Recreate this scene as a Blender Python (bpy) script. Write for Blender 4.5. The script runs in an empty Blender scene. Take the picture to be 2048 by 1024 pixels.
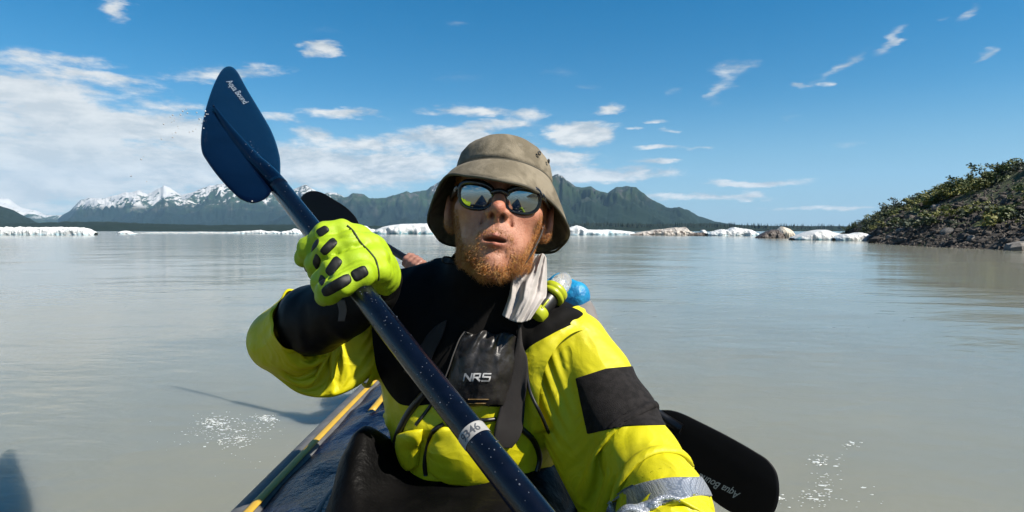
import bpy, math, random
import numpy as np
from mathutils import Vector, Matrix

# ------------------------------------------------------------------ camera, sky, sun, exposure
F = 1220.0                      # focal length in pixels of a 2048 px wide frame
HOR = 462.0                     # row of the horizon
CH = 0.80                       # camera height above the water
sc = bpy.context.scene
C = sc.collection
cam_d = bpy.data.cameras.new('camera')
cam_d.sensor_width = 36.0
cam_d.lens = 36.0 * F / 2048.0
cam_d.clip_start = 0.02
cam_d.clip_end = 40000.0
cam = bpy.data.objects.new('camera', cam_d)
C.objects.link(cam)
PITCH = math.atan((512 - HOR) / F)
cam.location = (0, 0, CH)
cam.rotation_euler = (math.pi / 2 - PITCH, 0, 0)
sc.camera = cam
FW = np.array([0, math.cos(PITCH), -math.sin(PITCH)])
UP = np.array([0, math.sin(PITCH), math.cos(PITCH)])
RT = np.array([1.0, 0, 0])
CAM = np.array([0, 0, CH])

def P(px, py, d):
    return CAM + RT * ((px - 1024) / F * d) + UP * ((512 - py) / F * d) + FW * d

def proj(v):
    q = np.asarray(v) - CAM
    d = q @ FW
    return 1024 + F * (q @ RT) / d, 512 - F * (q @ UP) / d, d

SUN_EL, SUN_AZ = math.radians(46), math.radians(64)      # azimuth: to the right of straight behind the camera
SUN_V = Vector((math.sin(SUN_AZ) * math.cos(SUN_EL), -math.cos(SUN_AZ) * math.cos(SUN_EL), math.sin(SUN_EL)))
sun_d = bpy.data.lights.new('sun', 'SUN')
sun_d.energy = 4.9
sun_d.angle = math.radians(0.5)
sun_d.color = (1.0, 0.93, 0.82)
sun = bpy.data.objects.new('sun', sun_d)
C.objects.link(sun)
sun.rotation_euler = SUN_V.to_track_quat('Z', 'Y').to_euler()
sun.location = SUN_V * 50

vs = sc.view_settings
vs.view_transform = 'Standard'
vs.look = 'None'
vs.exposure = 1.0
vs.gamma = 1.0
vs.use_curve_mapping = False

world = bpy.data.worlds.new('World')
sc.world = world
world.use_nodes = True

ALB = 0.50
class NT:
    """small helper around a node tree"""
    def __init__(s, tree):
        s.t = tree
        s.n = tree.nodes
        s.l = tree.links
    def node(s, typ, ins=(), **kw):
        nd = s.n.new(typ)
        for k, v in kw.items():
            setattr(nd, k, v)
        items = ins.items() if isinstance(ins, dict) else enumerate(ins)
        for k, v in items:
            if v is None:
                continue
            if hasattr(v, 'is_output'):
                s.l.new(v, nd.inputs[k])
            else:
                nd.inputs[k].default_value = v
        return nd
    def m(s, op, a, b=None, c=None, clamp=False):
        return s.node('ShaderNodeMath', (a, b, c), operation=op, use_clamp=clamp).outputs[0]
    def vm(s, op, a, b=None):
        nd = s.node('ShaderNodeVectorMath', (a, b), operation=op)
        return nd.outputs[1] if op in ('LENGTH', 'DOT_PRODUCT') else nd.outputs[0]
    def step(s, v, lo, hi, t0=0.0, t1=1.0):
        return s.node('ShaderNodeMapRange', (v, lo, hi, t0, t1), interpolation_type='SMOOTHSTEP').outputs[0]
    def noise(s, vec, scale, detail=4, rough=0.55, dist=0.0, out=0):
        return s.node('ShaderNodeTexNoise', {'Vector': vec, 'Scale': scale, 'Detail': detail, 'Roughness': rough, 'Distortion': dist}).outputs[out]
    def base(s, b, c):
        """link a colour to a shader's base colour, brought to real-world reflectance"""
        k = ALB
        s.l.new(s.mix(1.0, c, (k, k, k), 'MULTIPLY'), b.inputs['Base Color'])
    def mix(s, f, a, b, blend='MIX'):
        nd = s.n.new('ShaderNodeMix')
        nd.data_type = 'RGBA'
        nd.blend_type = blend
        for sock, v in ((nd.inputs[0], f), (nd.inputs[6], a), (nd.inputs[7], b)):
            if hasattr(v, 'is_output'):
                s.l.new(v, sock)
            elif isinstance(v, (int, float)):
                sock.default_value = v
            else:
                sock.default_value = (*v[:3], 1.0)
        return nd.outputs[2]

def build_world():
    t = NT(world.node_tree)
    t.n.clear()
    sky = t.node('ShaderNodeTexSky')
    sky.sky_type = 'NISHITA'
    sky.sun_disc = False
    sky.sun_elevation = SUN_EL
    sky.sun_rotation = math.pi - SUN_AZ
    sky.altitude = 300
    sky.air_density = 1.0
    sky.dust_density = 0.0
    sky.ozone_density = 2.2
    # a polarised, saturated blue
    skyc = t.node('ShaderNodeHueSaturation', {'Hue': 0.493, 'Saturation': 1.52, 'Value': 1.12, 'Fac': 1.0, 'Color': sky.outputs[0]}).outputs[0]
    d = t.node('ShaderNodeTexCoord').outputs['Generated']
    elev = t.node('ShaderNodeSeparateXYZ', (d,)).outputs[2]
    skyc = t.mix(t.step(elev, .22, -.02, 0.0, .80), skyc, (2.6, 4.9, 7.2))
    sx = t.node('ShaderNodeSeparateXYZ', (d,))
    x, y, z = sx.outputs
    az = t.m('ARCTAN2', x, y)
    rad = t.m('SQRT', t.m('ADD', t.m('MULTIPLY', x, x), t.m('MULTIPLY', y, y)))
    v = t.m('DIVIDE', z, t.m('MAXIMUM', rad, 0.02))
    uv = t.node('ShaderNodeCombineXYZ', (az, v, 0.0)).outputs[0]
    # ragged edges: two scales of warp, stretched along the horizon
    st = t.vm('MULTIPLY', uv, (1.0, 3.0, 1.0))
    w1 = t.vm('SUBTRACT', t.noise(st, 5.0, 3, 0.5, out=1), (0.5, 0.5, 0.5))
    w2 = t.vm('SUBTRACT', t.noise(st, 22.0, 4, 0.6, out=1), (0.5, 0.5, 0.5))
    wuv = t.vm('ADD', uv, t.vm('ADD', t.vm('MULTIPLY', w1, (0.12, 0.034, 0)), t.vm('MULTIPLY', w2, (0.055, 0.020, 0))))
    def blob(px, py, sx_, sy_, amp=1.0, rot=0.0, soft=0.0):
        a = math.atan((px - 1024) / F)
        vv = (HOR - py) / F * math.cos(a)
        mp = t.node('ShaderNodeMapping', {'Vector': wuv, 'Location': (a, vv, 0), 'Rotation': (0, 0, rot), 'Scale': (sx_ / F * math.cos(a) ** 2, sy_ / F * math.cos(a), 1)}, vector_type='TEXTURE')
        return t.step(t.vm('LENGTH', mp.outputs[0]), 1.0, soft, 0.0, amp)
    def total(bl):
        acc = None
        for b in bl:
            o = blob(*b)
            acc = o if acc is None else t.m('ADD', acc, o)
        return acc
    thick = total([
        # the pale bank on the left, in long streaks
        (-150, 330, 560, 170, 1.5, 0, .2), (110, 230, 300, 60, .95, -.10, 0), (330, 335, 330, 115, 1.15, 0, 0),
        (-450, 230, 500, 150, 1.2), (60, 178, 260, 44, .80, .03), (300, 240, 260, 50, .75), (560, 235, 90, 22, .55), (90, 128, 230, 30, .70, .10), (180, 160, 200, 16, .5, .08), (480, 148, 230, 22, .72, .16), (250, 175, 170, 22, .55, -.05),
        (645, 98, 58, 24, 1.05, 0, 0), (232, 16, 50, 34, .72), (400, 260, 160, 40, .8), (330, 205, 120, 16, .5),
        # broken cumulus behind the man
        (700, 228, 120, 17, .90), (925, 218, 120, 20, .92, 0, 0), (1060, 228, 80, 20, .75), (1208, 217, 42, 16, .85),
        (620, 268, 70, 22, .85), (600, 320, 200, 60, 1.0), (740, 285, 150, 30, .90), (810, 322, 120, 34, 1.15), (720, 350, 260, 50, 1.25), (880, 275, 120, 30, 1.0), (960, 300, 150, 60, 1.1), (1000, 250, 120, 20, .9),
        (1155, 270, 92, 36, 1.6, 0, .2), (1060, 325, 200, 34, 1.0), (1180, 352, 240, 26, 1.15), (1290, 325, 90, 10, .8), (1110, 312, 60, 16, .9),
        (1500, 365, 165, 12, 1.05), (1390, 397, 200, 12, .75), (1495, 388, 52, 20, .62), (1660, 410, 220, 10, .70, .05),
        (1310, 293, 70, 8, .7), (1390, 294, 45, 7, .6), (1310, 240, 50, 7, .55), (1350, 258, 40, 9, .4), (1270, 256, 40, 8, .5),
    ])
    wisps = total([
        (1465, 142, 60, 26, 1.0, .10), (1446, 182, 26, 40, .85), (1645, 130, 78, 15, .95, .42), (1755, 82, 64, 15, .95, .55),
        (1600, 165, 60, 12, .3, .5), (1567, 174, 26, 9, 1.1), (1617, 174, 28, 9, 1.05), (1955, 118, 38, 14, .9, .25), (1955, 26, 56, 15, .9, .45),
        (1885, 42, 26, 7, .5), (1693, 290, 24, 11, .45, .2), (1365, 178, 30, 10, .35), (1165, 180, 34, 8, .4), (1110, 152, 40, 14, .3),
        (920, 160, 90, 16, .3), (1565, 237, 30, 9, .25), (915, 57, 40, 8, .3), (985, 2, 60, 5, .3), (640, 60, 60, 8, .2),
    ])
    fb = t.noise(t.vm('MULTIPLY', uv, (1.0, 2.6, 1.0)), 14.0, 7, 0.62, 0.3)
    fbf = t.noise(t.vm('MULTIPLY', uv, (1.0, 3.2, 1.0)), 46.0, 5, 0.65)
    # the rest of the sky: unseen scattered cloud, extended upward to whiten the shade
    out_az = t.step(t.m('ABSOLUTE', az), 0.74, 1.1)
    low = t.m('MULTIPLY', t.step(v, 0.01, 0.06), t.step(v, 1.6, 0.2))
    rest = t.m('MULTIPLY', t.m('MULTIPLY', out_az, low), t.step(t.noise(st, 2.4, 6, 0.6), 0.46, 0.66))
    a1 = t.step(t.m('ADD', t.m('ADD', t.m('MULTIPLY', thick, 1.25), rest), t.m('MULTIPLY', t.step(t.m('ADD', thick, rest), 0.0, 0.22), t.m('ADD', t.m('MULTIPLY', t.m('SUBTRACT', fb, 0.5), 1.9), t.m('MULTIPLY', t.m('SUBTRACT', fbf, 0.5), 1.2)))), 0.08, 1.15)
    a2 = t.step(t.m('MULTIPLY', wisps, t.m('SUBTRACT', t.m('MULTIPLY', t.m('ADD', fbf, fb), 1.7), 0.85)), 0.02, 1.15)
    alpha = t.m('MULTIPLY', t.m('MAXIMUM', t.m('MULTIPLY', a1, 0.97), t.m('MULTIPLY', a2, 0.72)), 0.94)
    # shade inside the cloud: puffs lit from the right and above, grey bases
    off = t.vm('ADD', uv, (0.018, 0.016, 0))
    fb2 = t.noise(t.vm('MULTIPLY', off, (1.0, 2.6, 1.0)), 14.0, 7, 0.62, 0.3)
    puff = t.m('ADD', 0.50, t.m('MULTIPLY', t.m('SUBTRACT', fb, fb2), 3.4), clamp=True)
    puff = t.m('ADD', puff, t.m('MULTIPLY', t.m('SUBTRACT', t.noise(st, 9.0, 4, 0.6), 0.5), 0.7), clamp=True)
    soft = t.step(az, -0.38, -0.62)          # the left bank is a smooth sheet
    puff = t.m('ADD', t.m('MULTIPLY', puff, t.m('SUBTRACT', 1.0, t.m('MULTIPLY', soft, 0.45))), t.m('MULTIPLY', soft, 0.30))
    ccol = t.mix(puff, (5.5, 5.9, 6.15), (9.9, 9.7, 9.2))
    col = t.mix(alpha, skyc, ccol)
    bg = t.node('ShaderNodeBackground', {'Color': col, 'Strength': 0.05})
    out = t.node('ShaderNodeOutputWorld')
    t.l.new(bg.outputs[0], out.inputs[0])
build_world()

# ------------------------------------------------------------------ helpers: noise, objects, materials
rng = np.random.default_rng(7)
random.seed(7)

def _hash(ix, iy, iz, seed):
    h = (ix.astype(np.int64) * 374761393 + iy.astype(np.int64) * 668265263 + iz.astype(np.int64) * 2147483647 + seed * 974634777) & 0x7fffffff
    h = ((h ^ (h >> 13)) * 1274126177) & 0x7fffffff
    h = (h ^ (h >> 16)) & 0xffffff
    return h.astype(np.float64) / 0xffffff

def vnoise(p, seed=0):
    p = np.asarray(p, float)
    i = np.floor(p)
    f = p - i
    f = f * f * (3 - 2 * f)
    i = i.astype(np.int64)
    r = 0
    for dx in (0, 1):
        for dy in (0, 1):
            for dz in (0, 1):
                w = (f[..., 0] if dx else 1 - f[..., 0]) * (f[..., 1] if dy else 1 - f[..., 1]) * (f[..., 2] if dz else 1 - f[..., 2])
                r = r + w * _hash(i[..., 0] + dx, i[..., 1] + dy, i[..., 2] + dz, seed)
    return r * 2 - 1

def fbm(p, octaves=4, seed=0, gain=0.5, ridged=False):
    p = np.asarray(p, float)
    a, s, tot = 1.0, 0.0, 0.0
    for o in range(octaves):
        n = vnoise(p * 2 ** o + 17.3 * o, seed + o)
        if ridged:
            n = 1 - 2 * np.abs(n)
        s = s + a * n
        tot += a
        a *= gain
    return s / tot

def new_mesh(name, verts, faces, smooth=True, attrs=None):
    me = bpy.data.meshes.new(name)
    verts = np.asarray(verts, np.float32).reshape(-1, 3)
    if isinstance(faces, np.ndarray):
        k = faces.shape[1]
        n = len(faces)
        me.vertices.add(len(verts))
        me.vertices.foreach_set('co', verts.ravel())
        me.loops.add(n * k)
        me.loops.foreach_set('vertex_index', faces.astype(np.int32).ravel())
        me.polygons.add(n)
        me.polygons.foreach_set('loop_start', np.arange(0, n * k, k, dtype=np.int32))
        me.update(calc_edges=True)
        me.validate()
    else:
        me.from_pydata(verts.tolist(), [], faces)
        me.update()
    if len(me.polygons):
        me.polygons.foreach_set('use_smooth', np.full(len(me.polygons), bool(smooth)))
    for k, a in (attrs or {}).items():
        at = me.attributes.new(k, 'FLOAT', 'POINT')
        at.data.foreach_set('value', np.asarray(a, np.float32))
    return me

def tag(o, label=None, cat=None, group=None, kind=None):
    if label: o['label'] = label
    if cat: o['category'] = cat
    if group: o['group'] = group
    if kind: o['kind'] = kind
    return o

def link(name, me, mat=None, parent=None):
    if mat is not None and not me.materials:
        me.materials.append(mat)
    o = bpy.data.objects.new(name, me)
    C.objects.link(o)
    if parent is not None:
        o.parent = parent
        root = parent
        off = Vector((0, 0, 0))
        while root is not None:
            off += root.location
            root = root.parent
        o.location = -off          # meshes hold world coordinates
    return o

def obj(name, verts, faces, mat=None, parent=None, smooth=True, attrs=None):
    return link(name, new_mesh(name, verts, faces, smooth, attrs), mat, parent)

def thing(name, label, cat, loc=(0, 0, 0), group=None):
    o = bpy.data.objects.new(name, None)
    o.empty_display_size = 0.05
    C.objects.link(o)
    o.location = [float(v) for v in loc]
    return tag(o, label, cat, group)

MATS = {}
def mat(name, col, rough=0.6, col2=None, nscale=20.0, bump=0.0, bscale=200.0, metal=0.0, spec=0.5, coat=0.0, sheen=0.0, contrast=(0.35, 0.65), detail=5, sss=0.0):
    if name in MATS: return MATS[name]
    m = bpy.data.materials.new(name)
    m.use_nodes = True
    t = NT(m.node_tree)
    b = t.n['Principled BSDF']
    b.inputs['Roughness'].default_value = rough
    b.inputs['Metallic'].default_value = metal
    b.inputs['Specular IOR Level'].default_value = spec
    b.inputs['Coat Weight'].default_value = coat
    b.inputs['Coat Roughness'].default_value = 0.08
    b.inputs['Sheen Weight'].default_value = sheen
    pos = t.node('ShaderNodeTexCoord').outputs['Object']
    if col2 is not None:
        f = t.step(t.noise(pos, nscale, detail, 0.6), *contrast)
        t.base(b, t.mix(f, col, col2))
    else:
        k = 1.0 if metal else ALB
        b.inputs['Base Color'].default_value = (col[0] * k, col[1] * k, col[2] * k, 1)
    if sss:
        b.inputs['Subsurface Weight'].default_value = sss
        b.inputs['Subsurface Radius'].default_value = (0.012, 0.005, 0.003)
        b.inputs['Subsurface Scale'].default_value = 1.0
    if bump:
        bp = t.node('ShaderNodeBump', {'Strength': 1.0, 'Distance': bump, 'Height': t.noise(pos, bscale, 4, 0.6)})
        t.l.new(bp.outputs[0], b.inputs['Normal'])
    MATS[name] = m
    return m

def spline(pts, n, closed=False):
    """Catmull-Rom through pts (k,dim), n samples"""
    pts = np.asarray(pts, float)
    k = len(pts)
    u = np.linspace(0, k if closed else k - 1, n, endpoint=not closed)
    i = np.floor(u).astype(int)
    if not closed: i = np.clip(i, 0, k - 2)
    f = (u - i)[:, None]
    g = (lambda j: pts[j % k]) if closed else (lambda j: pts[np.clip(j, 0, k - 1)])
    p0, p1, p2, p3 = g(i - 1), g(i), g(i + 1), g(i + 2)
    return 0.5 * (2 * p1 + (p2 - p0) * f + (2 * p0 - 5 * p1 + 4 * p2 - p3) * f ** 2 + (3 * p1 - p0 - 3 * p2 + p3) * f ** 3)

def grid_faces(nu, nv, wrap_u=False, wrap_v=False, off=0):
    """vertices indexed u*nv+v"""
    U = np.arange(nu if wrap_u else nu - 1)
    V = np.arange(nv if wrap_v else nv - 1)
    u, v = np.meshgrid(U, V, indexing='ij')
    u, v = u.ravel(), v.ravel()
    u2, v2 = (u + 1) % nu, (v + 1) % nv
    return np.stack([u * nv + v, u2 * nv + v, u2 * nv + v2, u * nv + v2], 1) + off

def tube(path, r, sides=10, caps=True):
    """tube mesh along path; r scalar or per-point"""
    path = np.asarray(path, float)
    n = len(path)
    r = np.broadcast_to(np.asarray(r, float), (n,))
    tan = np.gradient(path, axis=0)
    tan /= np.linalg.norm(tan, axis=1)[:, None] + 1e-12
    ref = np.array([0.13, 0.21, 0.97]) if abs(tan[0] @ np.array([0, 0, 1])) < .9 else np.array([1.0, .1, .2])
    a = np.cross(tan[0], ref); a /= np.linalg.norm(a)
    vs_ = []
    for i in range(n):
        a = a - tan[i] * (a @ tan[i]); a /= np.linalg.norm(a) + 1e-12
        b = np.cross(tan[i], a)
        th = np.linspace(0, 2 * np.pi, sides, endpoint=False)
        vs_.append(path[i] + r[i] * (np.cos(th)[:, None] * a + np.sin(th)[:, None] * b))
    v = np.concatenate(vs_)
    f = grid_faces(n, sides, wrap_v=True)
    if caps:
        v = np.concatenate([v, path[:1], path[-1:]])
        k = np.arange(sides); k2 = (k + 1) % sides
        c0 = np.stack([np.full(sides, n * sides), k2, k, k], 1)
        o = (n - 1) * sides
        c1 = np.stack([np.full(sides, n * sides + 1), o + k, o + k2, o + k2], 1)
        faces = [tuple(q) for q in f] + [tuple(q[:3]) for q in c0] + [tuple(q[:3]) for q in c1]
        return v, faces
    return v, f

def join(parts):
    vs_, fs, o = [], [], 0
    for v, f in parts:
        v = np.asarray(v)
        vs_.append(v)
        fs += [tuple(int(i) + o for i in q) for q in f]
        o += len(v)
    return np.concatenate(vs_), fs
# ------------------------------------------------------------------ water
def water_material():
    m = bpy.data.materials.new('silty_water')
    m.use_nodes = True
    t = NT(m.node_tree)
    b = t.n['Principled BSDF']
    pos = t.node('ShaderNodeNewGeometry').outputs['Position']
    silt = t.step(t.noise(pos, 0.35, 5, 0.6, 0.6), 0.35, 0.68)
    t.base(b, t.mix(silt, (0.338, 0.344, 0.278), (0.368, 0.370, 0.294)))
    b.inputs['Roughness'].default_value = 0.11
    b.inputs['Subsurface Weight'].default_value = 0.90      # rock flour: light spreads in the water, shadows go soft
    b.inputs['Subsurface Radius'].default_value = (.50, .48, .36)
    b.inputs['Subsurface Scale'].default_value = 1.0
    b.inputs['IOR'].default_value = 1.33
    b.inputs['Specular IOR Level'].default_value = 0.36
    dist = t.vm('LENGTH', pos)
    # ripples: fine and crossed near the boat, long and low farther out
    st = t.vm('MULTIPLY', pos, (0.55, 1.0, 1.0))
    h1 = t.m('MULTIPLY', t.noise(st, 7.0, 3, 0.55, 0.35), t.step(dist, 14.0, 2.0, 0.15, 1.0))
    h2 = t.m('MULTIPLY', t.noise(t.vm('MULTIPLY', pos, (0.45, 1.0, 1.0)), 1.7, 3, 0.5, 0.4), 1.8)
    h3 = t.m('MULTIPLY', t.noise(t.vm('MULTIPLY', pos, (0.35, 1.0, 1.0)), 0.22, 3, 0.5), 5.0)
    patch = t.step(t.noise(pos, 0.13, 3, 0.5), 0.36, 0.62, 0.3, 1.0)
    h = t.m('MULTIPLY', t.m('ADD', t.m('ADD', h1, h2), h3), patch)
    bp = t.node('ShaderNodeBump', {'Strength': 1.0, 'Distance': 0.011, 'Height': h})
    t.l.new(bp.outputs[0], b.inputs['Normal'])
    return m

def build_water():
    rs = np.concatenate([[0.0], np.geomspace(0.6, 11500, 70)])
    n = 96
    th = np.linspace(0, 2 * np.pi, n, endpoint=False)
    v = np.stack([np.outer(rs[1:], np.cos(th)), np.outer(rs[1:], np.sin(th)), np.zeros((len(rs) - 1, n))], -1).reshape(-1, 3)
    f = grid_faces(len(rs) - 1, n, wrap_v=True)
    v = np.concatenate([v, [[0, 0, 0]]])
    faces = [tuple(q) for q in f] + [(len(v) - 1, k, (k + 1) % n) for k in range(n)]
    # faces wind outward -> make them look up
    faces = [tuple(q) if np.cross(v[q[1]] - v[q[0]], v[q[2]] - v[q[1]])[2] > 0 else tuple(q[::-1]) for q in faces]
    tag(obj('water', v, faces, water_material()), kind='structure')
build_water()

# ------------------------------------------------------------------ far mountains
def mountain_material(name, snow, rock=(0.13, 0.12, 0.11), green=(0.050, 0.085, 0.030), forest=(0.014, 0.030, 0.016), tree_line=0.42, snow_line=0.5, sscale=0.004, west=None):
    m = bpy.data.materials.new(name)
    m.use_nodes = True
    t = NT(m.node_tree)
    b = t.n['Principled BSDF']
    b.inputs['Roughness'].default_value = 0.95
    b.inputs['Specular IOR Level'].default_value = 0.1
    g = t.node('ShaderNodeNewGeometry')
    pos, nor = g.outputs['Position'], g.outputs['Normal']
    alt = t.node('ShaderNodeAttribute', attribute_name='alt').outputs['Fac']
    sk = t.vm('MULTIPLY', pos, (1.0, 0.6, 2.2))
    n1 = t.noise(sk, sscale, 6, 0.62, 0.8)
    n2 = t.noise(sk, sscale * 4.5, 5, 0.65, 0.3)
    n3 = t.noise(t.vm('MULTIPLY', pos, (1.0, 0.3, 0.30)), sscale * 3.0, 5, 0.6, 0.5)   # gullies run down the slope
    up = t.node('ShaderNodeSeparateXYZ', (nor,)).outputs[2]
    a = t.m('ADD', alt, t.m('MULTIPLY', t.m('SUBTRACT', n1, 0.5), 0.75))
    c = t.mix(t.step(a, tree_line - .10, tree_line + .12), forest, green)
    gul = t.step(t.m('ADD', n3, t.m('MULTIPLY', t.m('SUBTRACT', n2, 0.5), 0.5)), 0.50, 0.66)
    c = t.mix(t.m('MULTIPLY', gul, t.step(a, tree_line - .2, tree_line + .25)), c, rock)
    c = t.mix(t.step(t.m('ADD', a, t.m('MULTIPLY', t.m('SUBTRACT', n2, .5), .5)), snow_line + .05, snow_line + .45), c, rock)
    s = t.m('ADD', t.m('ADD', n3, t.m('MULTIPLY', t.m('SUBTRACT', n2, .5), .55)), t.m('MULTIPLY', t.m('SUBTRACT', a, snow_line), snow[1]))
    s = t.m('ADD', s, t.m('MULTIPLY', t.step(t.node('ShaderNodeSeparateXYZ', (pos,)).outputs[0], west[0], west[1]), west[2])) if west else s
    sn = t.m('MULTIPLY', t.m('MULTIPLY', t.step(s, snow[0], snow[0] + .03), t.step(alt, snow_line - .20, snow_line - .08)), t.step(up, .28, .48))
    c = t.mix(sn, c, (0.80, 0.80, 0.80))
    t.base(b, c)
    return m

def mountain(name, sky, D, depth, material, nu=420, nt=54, seed=1, rough=0.50, freq=6.0, jag=1.6, base_h=0.0, behind=0.6, kind='structure'):
    sky = np.asarray(sky, float)
    px = np.linspace(sky[0, 0], sky[-1, 0], nu)
    py = np.interp(px, sky[:, 0], sky[:, 1])
    q = np.stack([px / 9.0, np.zeros(nu), np.zeros(nu)], 1)
    env = np.clip((HOR - py) / 25.0, 0, 1)
    py = py + jag * env * fbm(q, 4, seed + 50, .6)
    zr = (HOR - py) / F * D + CH
    tt = np.concatenate([np.linspace(0, 1, nt), 1 + behind * np.linspace(0.1, 1, 10)])
    U, T = np.meshgrid(np.arange(nu), tt, indexing='ij')
    dd = D - depth + depth * T
    X = ((px - 1024) / F)[:, None] * dd
    R = zr[:, None] * np.ones_like(T)
    prof = np.where(T <= 1, (0.35 * T + 0.65 * T ** 1.7), np.clip(1 - (T - 1) * 1.6, 0, 1))
    win = np.where(T <= 1, np.clip(4 * T * (1 - T), 0, 1), 0)
    sp = depth / 2600.0
    pn = np.stack([X / (depth * .55) + 0.35 * fbm(np.stack([X, dd, 0 * X], -1) / (depth * .3), 3, seed), dd / (depth * 1.6), 0 * X], -1)
    spur = fbm(pn * freq * .45, 5, seed + 3, .52, ridged=True)
    fine = fbm(np.stack([X, dd, 0 * X], -1) / (depth * .06), 4, seed + 9, .55)
    Z = R * (prof + win * rough * (spur - .1) + win * .13 * fine) + base_h * (1 - prof)
    Z = np.where(T <= 1, np.minimum(Z, R * (0.30 + 0.70 * T ** .5)), Z)
    Z[:, 0] = -3.0
    v = np.stack([X, dd, Z], -1).reshape(-1, 3)
    alt = np.clip(Z / zr.max(), 0, 1.2).ravel()
    f = grid_faces(nu, len(tt))
    return tag(obj(name, v, f, material, attrs={'alt': alt}), kind=kind)

def build_mountains():
    m_snow = mountain_material('snowy_rock', (0.40, 0.9), snow_line=0.42, tree_line=0.22, rock=(.16, .145, .13))
    m_left = mountain_material('alpine_left', (0.560, .42), snow_line=0.57, tree_line=0.40, west=(-3600, -5400, .135), rock=(.20, .170, .150), green=(.038, .072, .034), forest=(.010, .024, .016))
    m_mid = mountain_material('alpine_middle', (0.70, .35), snow_line=0.62, tree_line=0.40, green=(.036, .070, .028), forest=(.009, .022, .015))
    m_right = mountain_material('alpine_right', (0.70, .35), snow_line=0.70, tree_line=0.48, green=(.036, .062, .028), rock=(.085, .078, .076))
    m_wood = mountain_material('dark_wood', (3.0, 0), snow_line=2.0, tree_line=0.9, forest=(.018, .032, .018), green=(.03, .05, .02), sscale=.02)
    mountain('snow_mountain', [(-900, 462), (-620, 425), (-400, 402), (-160, 380), (-60, 388), (0, 395), (23, 399), (45, 416), (73, 421), (94, 430), (115, 431), (135, 430), (160, 440), (200, 452)], 10500, 2800, m_snow, nu=320, seed=4)
    mountain('mountain_range', [(118, 437), (127, 431), (142, 422), (155, 408), (163, 400), (182, 396), (212, 397), (230, 391), (257, 385), (281, 382), (297, 388), (312, 382), (330, 372), (342, 375), (363, 390), (394, 382), (418, 372), (448, 367), (470, 362), (500, 372), (540, 380), (575, 384), (593, 377), (613, 368), (626, 378), (646, 388), (655, 385), (673, 385), (686, 393), (720, 410), (760, 428), (800, 445)], 8800, 2600, m_left, nu=520, seed=11, jag=2.0)
    mountain('green_mountain', [(520, 446), (560, 432), (600, 420), (640, 406), (670, 398), (698, 393), (708, 386), (723, 387), (739, 396), (756, 397), (774, 396), (784, 391), (801, 388), (814, 383), (822, 387), (834, 383), (851, 381), (867, 372), (884, 362), (930, 345), (985, 350), (1040, 362), (1080, 372), (1120, 385), (1160, 400), (1220, 430), (1260, 452)], 7000, 2000, m_mid, nu=520, seed=23, jag=2.4, rough=.65)
    mountain('rocky_peak', [(1000, 440), (1030, 410), (1060, 385), (1094, 358), (1115, 347), (1133, 361), (1150, 373), (1164, 375), (1182, 373), (1200, 384), (1215, 387), (1231, 375), (1249, 373), (1272, 375), (1284, 386), (1305, 400), (1340, 417), (1358, 415), (1372, 419), (1396, 431), (1425, 442), (1449, 447), (1500, 452), (1560, 457)], 5600, 1900, m_right, nu=460, seed=31, jag=2.6, rough=.75)
    mountain('dark_hill', [(-800, 464), (-500, 430), (-160, 380), (-60, 398), (0, 411), (30, 421), (60, 437), (79, 447), (110, 455)], 3600, 900, m_wood, nu=300, nt=30, seed=41)
    # wooded flat ground at the foot of the mountains
    mountain('far_shore', [(-1000, 455), (-200, 448), (60, 446), (140, 443), (220, 443), (300, 447), (420, 450), (560, 449), (700, 452), (900, 450), (1100, 447), (1200, 446), (1300, 448), (1420, 447), (1470, 450), (1560, 452), (1680, 452), (1760, 452), (2200, 454)], 2300, 500, m_wood, nu=700, nt=16, seed=47, jag=2.4)
build_mountains()

# a ragged line of spruce on the low shore at right (a mass nobody could count)
def build_far_forest():
    m = mat('far_spruce', (.012, .026, .018), .9, (.022, .042, .022), .05)
    parts = []
    r = random.Random(3)
    for k in range(620):
        px = r.uniform(1120, 1700)
        d = r.uniform(1850, 2150)
        h = r.uniform(7, 19) * (1.0 if px > 1430 else .8)
        b = P(px, HOR + CH * F / d, d)
        top = (HOR - np.interp(px, [1100, 1200, 1300, 1420, 1470, 1560, 1700], [450, 449, 451, 451, 453, 456, 457])) / F * d
        z0 = top * r.uniform(.55, 1.0)
        w = h * .16
        a = r.uniform(0, 2)
        ring = [(b[0] + w * math.cos(a + i * 2.094), b[1] + w * math.sin(a + i * 2.094), z0) for i in range(3)]
        parts.append((np.array(ring + [(b[0], b[1], z0 + h)]), [(0, 1, 3), (1, 2, 3), (2, 0, 3)]))
    v, f = join(parts)
    tag(obj('forest', v, f, m, smooth=False), 'dark line of distant spruce along the low far shore', 'forest', kind='stuff')
build_far_forest()

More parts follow.
